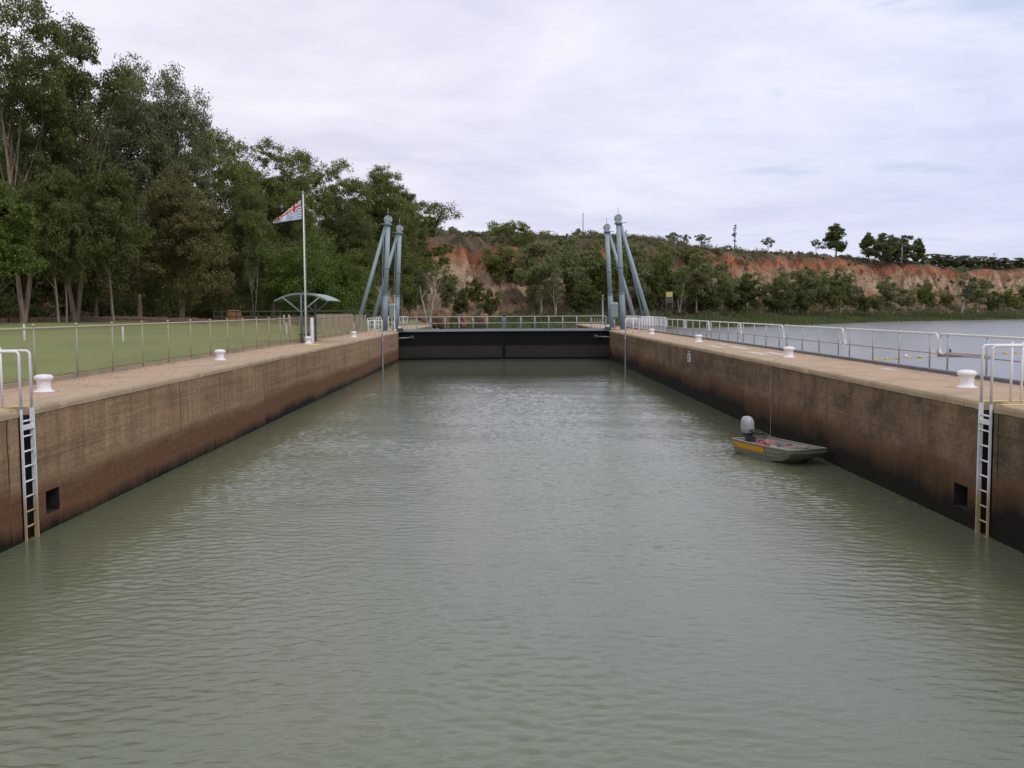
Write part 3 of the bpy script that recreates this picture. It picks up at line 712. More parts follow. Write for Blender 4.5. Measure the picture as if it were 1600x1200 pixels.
# ------------------------------------------------------------------ flagpole and flag
FPX, FPY = -10.32, 52.0
t = thing('flagpole', 'tall white flagpole standing beside the curved shelter', 'flagpole', (FPX, FPY, TOP))
b = MB(); b.tube([(0, 0, 0), (0, 0, 4), (0, 0, 7.75)], [.05, .042, .028], 12); b.build('pole', 'white_paint', t)
b = MB(); b.box((-.16, -.16, 0), (.16, .16, .02)); b.tube([(0, 0, .02), (0, 0, .25)], .085, 12); b.build('base_plate', 'galv', t)
b = MB(); b.lathe([(.05, 7.75), (.06, 7.78), (.05, 7.83), (.004, 7.86)], 10); b.build('cap', 'galv', t)
b = MB(); b.tube([(.07, 0, .9), (.09, 0, 4), (.05, 0, 7.7)], .006, 5); b.build('halyard', 'rope', t)
# the flag hangs by its hoist and droops to the left: union canton, red cross with white stars, blue and white bands
nu, nv = 72, 44; W_, H_ = 1.72, 1.02
b = MB(); vs = []
for j in range(nv+1):
    for i in range(nu+1):
        u_, v_ = i/nu, j/nv         # v from bottom to top
        x = -u_*W_*.86; dz = -.20*u_ - .22*u_*v_
        z = 6.42 + v_*H_*(1-.70*u_) + dz
        y = .10*math.sin(u_*9+v_*2.2)*u_**.6 + .05*math.sin(u_*17-v_*3)*u_
        vs.append((FPX-.10+x, FPY+y, TOP+z-.0))
def flagcol(u_, v_):
    cu, cv = u_/.5, (v_-.52)/.48
    if v_ > .52 and u_ < .5:                      # union canton
        if abs(cu-.5) < .075 or abs(cv-.5) < .12: return 2
        if abs(cu-.5) < .13 or abs(cv-.5) < .21: return 1
        d1, d2 = abs(cu-cv), abs(cu+cv-1)
        if min(d1, d2) < .06: return 2
        if min(d1, d2) < .16: return 1
        return 0
    if v_ > .52:                                   # white fly with red cross and five white stars
        fu = (u_-.5)/.5
        if abs(fu-.5) < .13 or abs(cv-.5) < .2:
            for sx2, sy2 in ((.5, .5), (.5, .88), (.5, .12), (.12, .5), (.88, .5)):
                if math.hypot((fu-sx2)*.9, (cv-sy2)*.62) < .055: return 1
            return 2
        return 1
    return 3 if int((v_ + .012*math.sin(u_*30))/.52*8) % 2 == 0 else 1
for j in range(nv):
    for i in range(nu):
        a = j*(nu+1)+i; b.f.append([a, a+1, a+nu+2, a+nu+1]); b.m.append(flagcol((i+.5)/nu, (j+.5)/nv)); b.sm.append(True)
b.v = vs
fo = b.build('river_flag', ['flag_navy', 'flag_white', 'flag_red', 'flag_blue']); tag(fo, 'flag with red cross and blue bands hanging from the white flagpole', 'flag')
sm_ = fo.modifiers.new('thickness', 'SOLIDIFY'); sm_.thickness = .004

# ------------------------------------------------------------------ shelter
t = thing('shelter', 'open shelter with curved green metal roof behind the flagpole', 'shelter', (-10.75, 53.0, TOP))
hw, dp, R_ = 1.42, 4.0, None
def rz_(x): return 2.66 - .40*(abs(x)/hw)**2.2
prof = [(-hw + 2*hw*i/18) for i in range(19)]
b = MB(); vs = []
for y in (0, dp):
    for x in prof: vs.append((x, y, rz_(x)))
    for x in prof: vs.append((x, y, rz_(x)-.03))
n = 19
fs = []; fu = []
for i in range(n-1):
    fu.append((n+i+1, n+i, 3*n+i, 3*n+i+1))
    fs += [(i, i+1, 2*n+i+1, 2*n+i), (n+i, n+i+1, i+1, i), (2*n+i, 2*n+i+1, 3*n+i+1, 3*n+i)]
fs += [(0, 2*n, 3*n, n), (n-1, 2*n-1, 4*n-1, 3*n-1)]
b.add(vs, fs); b.add(vs, fu, 1); b.build('roof', ['shelter_roof', 'hut_green_roof_shade'], t)  # underside faces get a darker green that paints in the roof's shade
for y in (.02, dp-.02):
    b = MB(); b.tube([(0, y, 0), (0, y, 2.60)], .048, 10); b.box((-.18, y-.18, .003), (.18, y+.18, .03)); b.build('post', 'blue_post', t)
    for s in (-1, 1):
        b = MB(); b.tube([(0, y, 1.62), (s*1.0, y, 2.44)], .035, 8); b.build('brace', 'shelter_frame', t)
    b = MB(); b.tube([(x, y, rz_(x)-.075) for x in prof], .026, 6); b.build('rib', 'shelter_frame', t)
b = MB(); b.box((-.3, .6, .42), (.3, 3.4, .47)); b.box((-.04, .9, .003), (.04, .98, .42)); b.box((-.04, 3.0, .003), (.04, 3.08, .42)); b.build('bench_seat', 'dark_steel', t)
b = MB(); b.lathe([(.09, 0), (.09, 1.28), (.075, 1.32), (.004, 1.33)], 14)
tag(b.build('white_post', 'white_paint', loc=(-10.12, 52.6, TOP)), 'thick white post right of the flagpole', 'post')
b = MB(); b.lathe([(.035, 0), (.035, 1.2), (.004, 1.21)], 10)
tag(b.build('white_post', 'white_paint', loc=(-10.22, 53.4, TOP)), 'thin white post between the flagpole and the thick white post', 'post')

# ------------------------------------------------------------------ ground on the left bank
def gz(x, y):
    f = min(1, max(0, (-11.2-x)/24)); f = f*f*(3-2*f)
    z = 2.36 + .86*f
    h = min(1, max(0, (-44-x-.10*(y-80)*-1)/50)); z += 13*h*h*(3-2*h)
    if y > 118: 
        q = min(1, max(0, (x+16)/8)); z = z*(1-q) + (-1)*q
    z += .10*noise.noise(Vector((x*.15, y*.15, 0)))*min(1, f*2)
    return z
gx = np.concatenate([np.linspace(-220, -60, 41), np.linspace(-58, -11.15, 60)]); gx = np.concatenate([gx, [-9, -6, 0]])
gy = np.concatenate([np.linspace(-20, 130, 90), np.linspace(133, 235, 40)])
V = []; 
for y in gy:
    for x in gx: V.append((x, y, gz(x, y) if (x < -11.1 or y > 118) else 2.1-.0*y if y < 118 and x < -9.5 else -1.5))
nx_, ny_ = len(gx), len(gy); I = np.arange(nx_*ny_).reshape(ny_, nx_)
Fq = np.stack([I[:-1, :-1], I[:-1, 1:], I[1:, 1:], I[1:, :-1]], -1).reshape(-1, 4)
# leave out the cells that lie under the lock
keep = [k for k, f in enumerate(Fq) if not (V[f[1]][0] > -11.1 and V[f[1]][1] < 118)]
me = npmesh('lawn', np.array(V), Fq[keep], 'lawn'); me.polygons.foreach_set('use_smooth', [True]*len(keep))
tag(link('lawn', me), kind='structure')
# short grass blades on the lawn near the path
rg = np.random.default_rng(2); n = 16000
gxs = -11.16 - np.abs(rg.normal(0, .16, n)); gys = 10 + rg.random(n)*68
base = np.array([[a, c_, gz(a, c_)] for a, c_ in zip(gxs, gys)])
ang = rg.random(n)*2*PI; hgt = .05 + .10*rg.random(n); wd = .014
dx = np.stack([np.cos(ang), np.sin(ang), 0*ang], 1)*wd; lean = np.stack([rg.normal(0, .02, n), rg.normal(0, .02, n), hgt], 1)
V = np.concatenate([base-dx, base+dx, base+lean], 0); Fq = np.stack([np.arange(n), np.arange(n)+n, np.arange(n)+2*n], 1)
tag(link('grass', npmesh('grass', V, Fq, 'grass')), 'short mown grass on the lawn behind the wire fence', 'grass', kind='stuff')
n = 900; lx = np.where(rg.random(n) < .5, -11.0+np.abs(rg.normal(0, .5, n)), -9.0-2*rg.random(n)); ly = 8+rg.random(n)*60
lx = np.concatenate([lx, 11.0-np.abs(rg.normal(0, .25, 350))]); ly = np.concatenate([ly, 10+rg.random(350)*55]); n = len(lx)
C = np.stack([lx, ly, np.full(n, TOP+.012)], 1); a = rg.random(n)*2*PI; u_ = np.stack([np.cos(a), np.sin(a), rg.normal(0, .12, n)], 1)*.05; v_ = np.stack([-np.sin(a), np.cos(a), rg.normal(0, .12, n)], 1)*.016
V = np.stack([C-u_, C+v_, C+u_, C-v_], 1).reshape(-1, 3)
tag(link('fallen_leaves', npmesh('fallen_leaves', V, np.arange(4*n).reshape(n, 4), 'leaf_dry')), 'dry fallen leaves scattered on the lock side paths', 'leaf litter', kind='stuff')

# ------------------------------------------------------------------ cliff and far bank
foot = [(-300, 180), (-120, 195), (-60, 203), (-20, 212), (0, 222), (25, 240), (53, 262), (80, 298), (115, 332), (150, 352), (190, 372), (240, 392), (320, 425), (450, 480), (700, 580), (1100, 720)]
def cr(pts, n):
    P = [Vector((a, c_, 0)) for a, c_ in pts]; out = []
    for i in range(len(P)-1):
        p0, p1, p2, p3 = P[max(i-1, 0)], P[i], P[i+1], P[min(i+2, len(P)-1)]
        for k in range(n):
            q = k/n; out.append(.5*((2*p1) + (p2-p0)*q + (2*p0-5*p1+4*p2-p3)*q*q + (3*p1-p0-3*p2+p3)*q**3))
    out.append(P[-1]); return out
FC = cr(foot, 60); LEN = [0]
for i in range(1, len(FC)): LEN.append(LEN[-1] + (FC[i]-FC[i-1]).length)
def fpoint(s_):
    s_ = max(0, min(LEN[-1]-.01, s_)); k = int(np.searchsorted(LEN, s_, 'right'))-1; q = (s_-LEN[k])/(LEN[k+1]-LEN[k]); p = FC[k].lerp(FC[k+1], q)
    a, c_ = FC[max(0, k-12)], FC[min(len(FC)-1, k+13)]; d_ = (c_-a).normalized(); return p, Vector((-d_.y, d_.x, 0))
HP = ([-900, 400, 650, 750, 900, 1100, 1250, 1330, 1440, 1500, 1560, 1620, 1900, 2600], [24, 24, 23.6, 23, 23.8, 24.2, 23.4, 22.6, 21.0, 18.8, 19.4, 21, 22, 22])
PD = [-60, -34, -27, -24, -20, -8, 0, 5, 10, 13, 15, 17, 18.5, 20, 21.5, 23, 25, 28, 33, 42, 60, 110, 260, 900]
PZ = [-4, -1.6, -.4, .12, .5, 1.0, 1.6, .12, .24, .31, .40, .52, .62, .72, .81, .88, .935, .97, .99, 1.0, 1.02, .99, .8, .5]
def cliffz(s_, k, px_):
    H = float(np.interp(px_, *HP)); return PZ[k] if k < 7 else PZ[k]*H
def cliffpt(s_, d_):
    p, nr = fpoint(s_); px_ = colpx(p.x+nr.x*25, p.y+nr.y*25); H = float(np.interp(px_, *HP))
    zz_ = float(np.interp(d_, PD, [PZ[k] if k < 7 else PZ[k]*H for k in range(len(PD))]))
    up_ = max(0, min(1, (d_-2)/10))*max(0, min(1, (60-d_)/30))
    g1 = noise.noise(Vector((s_/17, d_/60, .3))); g2 = abs(noise.noise(Vector((s_/6.5, d_/30, 4.1)))); g3 = noise.noise(Vector((s_/2.2, d_/4, 7)))
    g4 = abs(noise.noise(Vector((s_/3.1, d_/40, 11.3))))
    off = (g1*7 + (g2-.25)*9 + (g4-.25)*4.5 + g3*1.4)*up_
    zz_ += (noise.noise(Vector((s_/9, d_/7, 2)))*.9 + noise.noise(Vector((s_/40, d_/60, 9)))*1.0)*(.3 + up_)*(1 if d_ > -15 else .2)
    q = p + nr*(d_ + off); return Vector((q.x, q.y, zz_))
ss = np.concatenate([np.linspace(0, 180, 40), np.linspace(182, 760, 640), np.linspace(764, LEN[-1]-1, 50)])
dd = np.unique(np.concatenate([PD, np.linspace(0, 34, 30)]))
V = np.array([cliffpt(a, c_) for a in ss for c_ in dd]); I = np.arange(len(ss)*len(dd)).reshape(len(ss), len(dd))
Fq = np.stack([I[:-1, :-1], I[1:, :-1], I[1:, 1:], I[:-1, 1:]], -1).reshape(-1, 4)
me = npmesh('cliff', V, Fq, 'cliff'); me.polygons.foreach_set('use_smooth', [True]*len(Fq))
tag(link('cliff', me), kind='structure')

# ------------------------------------------------------------------ foliage
def leafmesh(C, size, rg, droop=.35, asp=.42):
    n = len(C); a = rg.normal(size=(n, 3)); a[:, 2] -= droop; a /= np.linalg.norm(a, axis=1)[:, None]
    t_ = rg.normal(size=(n, 3)); b_ = np.cross(a, t_); b_ /= np.linalg.norm(b_, axis=1)[:, None]+1e-9
    L_ = (size*(.6+.8*rg.random(n)))[:, None] if np.ndim(size) else size*(.6+.8*rg.random(n))[:, None]
    V = np.stack([C-a*L_*.5, C+b_*L_*asp*.5, C+a*L_*.5, C-b_*L_*asp*.5], 1).reshape(-1, 3)
    return V, np.arange(4*n).reshape(n, 4)
def clumpleaves(centers, radii, rg, nsub, nleaf, flat=.75, fill=.36):
    out = []
    for c_, r_ in zip(centers, radii):
        d_ = rg.normal(size=(nsub, 3)); d_[:, 2] += .25; d_ /= np.linalg.norm(d_, axis=1)[:, None]
        rr = (.45+.6*rg.random(nsub)**.7)[:, None]; sc = np.asarray(c_) + d_*rr*r_*np.array([1, 1, flat])
        q = rg.normal(size=(nsub, nleaf, 3))*r_*fill*.55*np.array([1, 1, .8]) ; out.append((sc[:, None, :]+q).reshape(-1, 3))
    return np.concatenate(out, 0)
TM = {}
def tree_meshes(key, seed, H, rx, zlo, ncl, cr_, leafm, barkm, nsub=12, nleaf=26, lsize=.38, droop=.35, trunk_r=.3, lean=(0, 0), flat=.75, shape='round', forks=1, limbs=14, fill=.32):
    """unit tree of height H standing at the origin; returns (trunk mesh, crown mesh)"""
    rg = np.random.default_rng(seed); cz = (H+zlo)/2; rz2 = (H-zlo)/2
    cs = [np.array([0, 0, rz2])]; rs = [cr_]; tries = 0
    while len(cs) < ncl and tries < 6000:
        tries += 1; d_ = rg.normal(size=3); d_ /= np.linalg.norm(d_); rr = rg.random()**.42
        c_ = np.array([d_[0]*rx*rr, d_[1]*rx*rr, d_[2]*rz2*rr])
        if shape == 'umbrella': 
            f = (c_[2]/rz2+1)/2; c_[:2] *= .55+.6*f
        elif shape == 'cone': f = (c_[2]/rz2+1)/2; c_[:2] *= 1.25-.85*f
        elif shape == 'column': c_[:2] *= .9
        r_ = cr_*(.6+.7*rg.random())
        if all(np.linalg.norm((c_-o_)/np.array([1, 1, .8])) > .62*(r_+q_)*(.62 if shape != 'umbrella' else .85) for o_, q_ in zip(cs, rs)): cs.append(c_); rs.append(r_)
    cs = np.array(cs); cs[:, 2] += cz; cs[:, 2] = np.minimum(cs[:, 2], H-np.array(rs)*flat*.8)
    cs[:, 0] += lean[0]*cs[:, 2]/H; cs[:, 1] += lean[1]*cs[:, 2]/H
    C = clumpleaves(cs, rs, rg, nsub, nleaf, flat, fill); V, Fq = leafmesh(C, lsize, rg, droop)
    crown = npmesh(key+'_crown', V, Fq, leafm)
    b = MB(); top = max(zlo+.45*(H-zlo), H*.55)
    for k in range(forks):
        ph = k*2*PI/forks + seed; sp_ = 0 if forks == 1 else .10*H
        P = [];
        for i in range(9):
            f = i/8; P.append((lean[0]*f*top/H + sp_*f*math.cos(ph) + .18*trunk_r*6*noise.noise(Vector((f*2.3, seed+k, 0))), lean[1]*f*top/H + sp_*f*math.sin(ph) + .18*trunk_r*6*noise.noise(Vector((f*2.3, 5, seed+k))), -.4+f*(top+.4)))
        b.tube(P, [trunk_r*(1.25-.95*i/8)*(1 if forks == 1 else .8) for i in range(9)], 8, caps=False)
        for j in rg.permutation(len(cs))[:limbs//forks]:
            c_ = Vector(cs[j]); i0 = max(2, min(8, int(8*(c_.z*.62)/top))); a = Vector(P[i0]); 
            mid_ = a.lerp(c_, .5)+Vector((0, 0, -.06*(c_-a).length)); r1 = trunk_r*(.5-.035*i0)
            b.tube([a, mid_, c_], [max(r1, .03), max(r1*.6, .025), .02], 5, caps=False)
    me = bpy.data.meshes.new(key+'_trunk'); me.from_pydata(b.v, [], b.f); me.materials.append(MATS[barkm]); me.polygons.foreach_set('use_smooth', [True]*len(b.f))
    TM[key] = (me, crown, H)
def tree(key, name, label, cat, loc, H, rz=0., wide=1., group=None):
    tm, cm, h0 = TM[key]; s_ = H/h0
    t = thing(name, label, cat, loc, rz, group); t.scale = (s_*wide, s_*wide, s_)
    link('trunk', tm, t); link('crown', cm, t); return t

# --- the trees of the left bank, each its own
def left(key, name, label, x, ytop, Y, wide=1., rz=0., cat='tree', zoff=0., group=None):
    p = at(x, 490, Y); z = gz(p.x, Y) + zoff; ztop = at(x, ytop, Y).z
    return tree(key, name, label, cat, (p.x, Y, z), ztop-z, rz, wide, group)
K = dict(nsub=22, nleaf=42, lsize=.27)
tree_meshes('gumA', 1, 26, 5.2, 12, 26, 2.0, 'leaf_dark', 'bark_pale', shape='umbrella', trunk_r=.22, lean=(1, 0), forks=2, limbs=22, nsub=28, nleaf=46, lsize=.26, fill=.27)
tree_meshes('gumB', 2, 26, 4.6, 11, 24, 1.9, 'leaf_dark', 'bark_pale', shape='umbrella', trunk_r=.20, lean=(1.4, 0), forks=2, limbs=20, nsub=28, nleaf=46, lsize=.26, fill=.27)
tree_meshes('gumC', 3, 24, 4.2, 5, 62, 1.75, 'leaf_grey', 'bark_pale', shape='round', trunk_r=.22, limbs=18, droop=.8, **K)
tree_meshes('gumD', 4, 22, 5.2, 2, 72, 1.75, 'leaf_mid', 'bark_brown', shape='round', trunk_r=.22, **K)
tree_meshes('gumE', 5, 22, 4.6, 3, 66, 1.65, 'leaf_mid', 'bark_pale', shape='round', trunk_r=.22, droop=.7, **K)
tree_meshes('gumF', 6, 23, 4.0, 3, 62, 1.6, 'leaf_mid', 'bark_brown', shape='column', trunk_r=.2, droop=.6, **K)
tree_meshes('olive', 7, 14, 4.6, .9, 64, 1.3, 'leaf_olive', 'bark_brown', shape='cone', trunk_r=.18, nsub=20, nleaf=38, lsize=.24)
tree_meshes('slim', 8, 14, 3.4, 4.2, 44, 1.3, 'leaf_dark', 'bark_pale', shape='round', trunk_r=.125, lean=(-.9, 0), droop=.7, nsub=20, nleaf=36, lsize=.24)
tree_meshes('dark', 9, 20, 4.4, 3, 62, 1.6, 'leaf_dark', 'bark_brown', shape='round', trunk_r=.18, **K)
tree_meshes('bright', 10, 7.6, 4.2, .2, 60, 1.1, 'leaf_bright', 'bark_brown', shape='round', trunk_r=.14, nsub=20, nleaf=36, lsize=.20)
tree_meshes('weep', 11, 10, 2.5, 3.0, 36, 1.0, 'leaf_bright', 'bark_brown', shape='round', trunk_r=.11, droop=1.2, nsub=20, nleaf=36, lsize=.22)
tree_meshes('open', 12, 19, 4.4, 7, 26, 1.4, 'leaf_mid', 'bark_white', shape='umbrella', trunk_r=.17, forks=2, limbs=18, nsub=22, nleaf=40, lsize=.27, fill=.3)
T_ = 'tall eucalypts of the left bank'
left('gumA', 'gum_tree', 'tallest dark gum at the left edge with umbrella clumps against the sky', 36, -8, 80, 1.0, .3, group=T_)
left('gumB', 'gum_tree', 'tall dark gum with open clumps and bare limbs, second from the left edge', 118, 28, 86, 1.05, 1.9, group=T_)
left('gumC', 'gum_tree', 'grey green gum against the sky right of the dark umbrella gums', 218, 92, 100, .85, .6, group=T_)
left('gumC', 'gum_tree', 'grey green gum whose right edge has sky gaps, above the olive tree', 283, 108, 104, .72, 2.4, group=T_)
left('gumD', 'gum_tree', 'broad rounded gum with crown just right of the olive brown tree', 345, 204, 118, 1.0, .2, group=T_)
left('gumE', 'gum_tree', 'rounded green gum whose top rises behind the flag', 425, 222, 132, 1.05, 1.1, group=T_)
left('open', 'gum_tree', 'open gum with sky gaps just right of the flag', 478, 240, 138, .9, 2.1, group=T_)
left('gumE', 'gum_tree', 'green gum top left of the masts', 538, 254, 146, .95, 3.0, group=T_)
left('gumF', 'gum_tree', 'dense gum rising directly above the masts', 600, 262, 152, 1.05, .5, group=T_)
left('gumF', 'gum_tree', 'dense green gum just behind the heads of the lawn side masts', 628, 292, 160, .9, 2.0, group=T_)
left('open', 'gum_tree', 'open crowned gum at the right end of the left bank, beside orange cliff', 668, 316, 172, 1.25, .9, group=T_)
left('olive', 'olive_tree', 'olive brown bushy tree in front of the wood, left of the flagpole', 285, 262, 92, .95, .7)
left('slim', 'slender_tree', 'slender pale trunked tree on the lawn edge left of the olive tree', 178, 262, 84, .95, .1)
left('slim', 'slender_tree', 'slender tree leaning left at the lawn edge, one of a close pair', 92, 262, 80, .8, .5)
left('slim', 'slender_tree', 'slender orange barked tree standing right of the leaning one', 103, 300, 81, .75, 2.6)
left('weep', 'weeping_tree', 'bright green weeping tree cut off by the left edge of the photo', -8, 285, 66, 1.25, .4)
left('dark', 'dark_tree', 'dark tree filling the wood below the tallest gum', 40, 190, 98, 1.05, .9)
left('dark', 'dark_tree', 'dark tree behind the slender pale trunked tree', 150, 200, 100, 1.05, 2.9)
left('dark', 'dark_tree', 'dark tree between the olive tree and the flag, whitish trunk', 392, 300, 112, .8, 4.1)
left('gumD', 'gum_tree', 'dark gum behind the curved shelter roof', 462, 300, 128, .85, 2.2, group=T_)
left('dark', 'dark_tree', 'dark tree behind the foot of the lawn side masts', 560, 330, 140, .9, 1.4)
left('dark', 'dark_tree', 'dark tree left of the orange cliff at the end of the wood', 640, 370, 165, .75, .2)
left('bright', 'round_bush', 'bright green rounded bush between the shelter and the masts', 492, 372, 106, 1.08, .6, 'bush')
left('bright', 'round_bush', 'green rounded bush right of the bright one, behind the masts', 545, 408, 118, .8, 2.6, 'bush')
left('dark', 'dark_tree', 'small dark tree at the lawn edge beneath the olive tree', 235, 400, 95, .8, 3.3)
# whitish trunk seen between shelter and olive tree
left('open', 'gum_tree', 'pale trunked gum standing left of the shelter', 398, 330, 106, .6, 4.4, group=T_)

# deep wood behind them: one mass
rg = np.random.default_rng(77); cs = []; rs = []
for i in range(760):
    y = rg.uniform(62, 205); q = (y-62)/143
    x = -52 - 60*rg.random()**1.2 + 26*q
    top = np.interp(y, [62, 90, 110, 150, 205], [17, 17, 15, 13, 12]); z = gz(x, y) + top*rg.random()**.8
    cs.append((x, y, z)); rs.append(rg.uniform(1.8, 3.4))
V, Fq = leafmesh(clumpleaves(cs, rs, rg, 14, 16, .8, .40), .75, rg)
tag(link('woodland', npmesh('woodland', V, Fq, 'leaf_dark')), 'dense dark woodland on the slope behind the lawn trees', 'woodland', kind='stuff')
# understorey under the trees
cs = []; rs = []
for i in range(300):
    y = rg.uniform(84, 185); q = (y-84)/100
    x = -44 + 25*q - rg.random()*14 if y > 100 else -42 - rg.random()*22
    r_ = rg.uniform(.6, 1.5); cs.append((x, y, gz(x, y)+r_*.6+rg.random()*2.6*(1 if x < -46 else .5))); rs.append(r_)
V, Fq = leafmesh(clumpleaves(cs, rs, rg, 10, 16, .9, .42), .40, rg)
tag(link('undergrowth', npmesh('undergrowth', V, Fq, 'leaf_dark')), 'dark undergrowth beneath the trees at the edge of the lawn', 'undergrowth', kind='stuff')

# --- far bank trees
FK = dict(nsub=16, nleaf=30, lsize=.40, limbs=9)
tree_meshes('farA', 21, 12, 4.6, 2.0, 34, 1.4, 'leaf_far', 'bark_white', trunk_r=.22, shape='round', droop=.6, **FK)
tree_meshes('farB', 22, 12, 4.0, 1.4, 30, 1.40, 'leaf_far', 'bark_pale', trunk_r=.22, shape='umbrella', droop=.6, **FK)
tree_meshes('farC', 23, 13, 5.0, 1.0, 46, 1.4, 'leaf_mid', 'bark_pale', trunk_r=.25, shape='round', **FK)
tree_meshes('farD', 24, 9, 4.8, .2, 40, 1.25, 'leaf_dark', 'bark_brown', trunk_r=.2, shape='round', **FK)
tree_meshes('farE', 25, 12, 3.2, 3.4, 14, 1.1, 'leaf_grey', 'bark_white', trunk_r=.2, shape='umbrella', forks=2, nsub=9, nleaf=14, lsize=.5, limbs=14)
tree_meshes('dome', 31, 14, 5.6, 4, 64, 1.6, 'leaf_mid', 'bark_white', trunk_r=.22, shape='round', **FK)
tree_meshes('skyA', 26, 9, 3.2, .3, 36, 1.1, 'leaf_dark', 'bark_brown', trunk_r=.2, shape='cone', **FK)
tree_meshes('skyB', 27, 5, 2.4, 1.4, 12, .8, 'leaf_dark', 'bark_brown', trunk_r=.12, shape='umbrella', nsub=9, nleaf=14, lsize=.4, limbs=8)
tree_meshes('skyC', 28, 8, 3.0, .2, 34, 1.0, 'leaf_grey', 'bark_pale', trunk_r=.16, shape='column', **FK)
tree_meshes('dead', 29, 8, 1.3, 2.5, 9, .55, 'leaf_dry', 'bark_brown', trunk_r=.2, shape='column', nsub=6, nleaf=10, lsize=.35, limbs=9)
def far(key, name, label, x, ybase, ytop, Y, wide=1., rz=0., cat='tree', group=None):
    p = at(x, ybase, Y); q = at(x, ytop, Y)
    return tree(key, name, label, cat, p, q.z-p.z, rz, wide, group)
B_ = 'gums along the foot of the cliff'
for a in [
    ('dome', 'big rounded green gum whose dome breaks the skyline between two poles', 797, 430, 347, 258, 1.12, .2),
    ('farA', 'gum with a forked white trunk right of the domed gum', 845, 490, 377, 228, .85, 1.1),
    ('farB', 'shady gum left of the river side masts', 895, 488, 371, 240, 1.0, 2.),
    ('farC', 'gum crown directly behind the farther river side mast', 940, 488, 376, 246, .9, 3.),
    ('farA', 'gum seen between the river side masts and their stays', 985, 487, 380, 250, .95, .5),
    ('farC', 'tall gum just right of the river side back stays', 1035, 486, 385, 258, .95, 1.4),
    ('farB', 'gum right of the yellow sign board', 1088, 486, 398, 262, 1.0, .9),
    ('farA', 'grey gum below the orange scar under the dead tree', 1128, 487, 412, 270, .95, 2.6),
    ('farD', 'dark spreading tree at the water left of the black shadowed bank', 1165, 490, 428, 276, 1.0, .4),
    ('farD', 'dark spreading tree on the shadowed bank, second of the dark pair', 1215, 489, 436, 284, 1.1, 1.9),
    ('farA', 'bank gum below the pale streaks in the middle of the right cliff', 1262, 488, 420, 300, 1.0, 3.3),
    ('farB', 'gum with white trunk on the bank left of the white cliff patch', 1312, 488, 418, 308, 1.1, .7),
    ('farD', 'low dark tree on the bank beneath the white cliff patch', 1348, 488, 460, 312, .8, 4.),
    ('farB', 'gum with pale limbs right of the white cliff patch', 1386, 487, 432, 318, 1.0, 2.2),
    ('farC', 'dense green gum on the bank below the lamp pole', 1447, 486, 438, 326, .95, 1.3),
    ('farE', 'thin grey tree with tall pale stem on the right bank', 1503, 486, 418, 332, 1.3, .2),
    ('farD', 'dark round tree on the right bank before the red cliff', 1552, 486, 455, 336, .75, .8),
    ('farB', 'tree at the right edge of the photo below the red cliff', 1604, 485, 440, 340, 1.0, 2.9),
    ('farB', 'green tree standing before the bright orange cliff beside the masts', 700, 492, 420, 200, .8, 1.2),
    ('farD', 'low bush like tree at the foot of the orange cliff', 722, 494, 452, 205, .6, .3),
    ('farD', 'dark low tree at the cliff foot right of the orange face', 765, 492, 452, 214, .8, 2.),
    ('farE', 'thin grey tree in front of the pale gullied cliff', 868, 490, 428, 222, 1.0, 1.),
    ('farD', 'dark low tree beneath the gums left of the river side masts', 915, 490, 440, 232, .95, .6),
    ('farD', 'dark low tree between the back stays and the yellow board', 1012, 488, 438, 254, .8, 1.6),
    ('farE', 'thin grey tree on the bank right of the yellow board', 1062, 487, 425, 256, 1.0, 2.8),
    ('farD', 'dark low tree just right of the dark pair on the bank', 1250, 489, 450, 292, .8, 2.7),
    ('farC', 'dark green tree half hidden behind the lawn side masts at the cliff', 650, 492, 395, 195, .7, .9),
    ('farC', 'broad green gum on the slope above the pale gullied cliff', 872, 425, 373, 262, 2.0, .4),
    ('farB', 'slope gum high behind the river side mast heads', 1030, 430, 378, 284, 1.7, 2.1),
    ('farA', 'bank gum between the dark pair and the pale cliff streaks', 1238, 488, 424, 296, 1.3, 4.4),
    ('farC', 'full green gum on the bank beneath the pale cliff streaks', 1288, 488, 424, 304, 1.15, .9),
    ('farA', 'grey gum just left of the white cliff patch', 1330, 488, 446, 313, 1.2, 5.2),
    ('farC', 'low full tree between the white patch and the pale limbed gum', 1366, 487, 460, 316, 1.3, 2.6),
    ('farA', 'gum on the bank below the middle of the dark clump', 1416, 487, 452, 322, 1.2, 1.2),
    ('farB', 'small open gum left of the thin grey tree', 1478, 486, 454, 330, 1.2, 3.8),
    ('farA', 'leafy gum right of the thin grey tree on the right bank', 1527, 486, 436, 334, 1.2, 4.9),
    ('farC', 'full low tree on the right bank before the pale pocket in the red cliff', 1578, 485, 452, 338, 1.2, .1),
    ('farD', 'dark bank tree right of the yellow board, near the water', 1098, 488, 440, 266, 1.1, 3.2),
    ('farD', 'small dark tree on the bare orange face behind the gate', 742, 474, 436, 222, .8, 5.),
    ('farC', 'full green tree below the domed gum, in front of the gullied cliff', 786, 452, 382, 238, 1.25, 1.9),
    ('farA', 'loose green tree right of the domed gum on the gullied cliff', 826, 462, 386, 236, 1.0, 3.6),
    ('farC', 'slope gum high right of the river side masts', 1085, 432, 384, 292, 1.6, 1.2),
]: far(a[0], 'bank_gum', a[1], a[2], a[3], a[4], a[5], a[6], a[7], group=B_)
S_ = 'trees on top of the cliff'
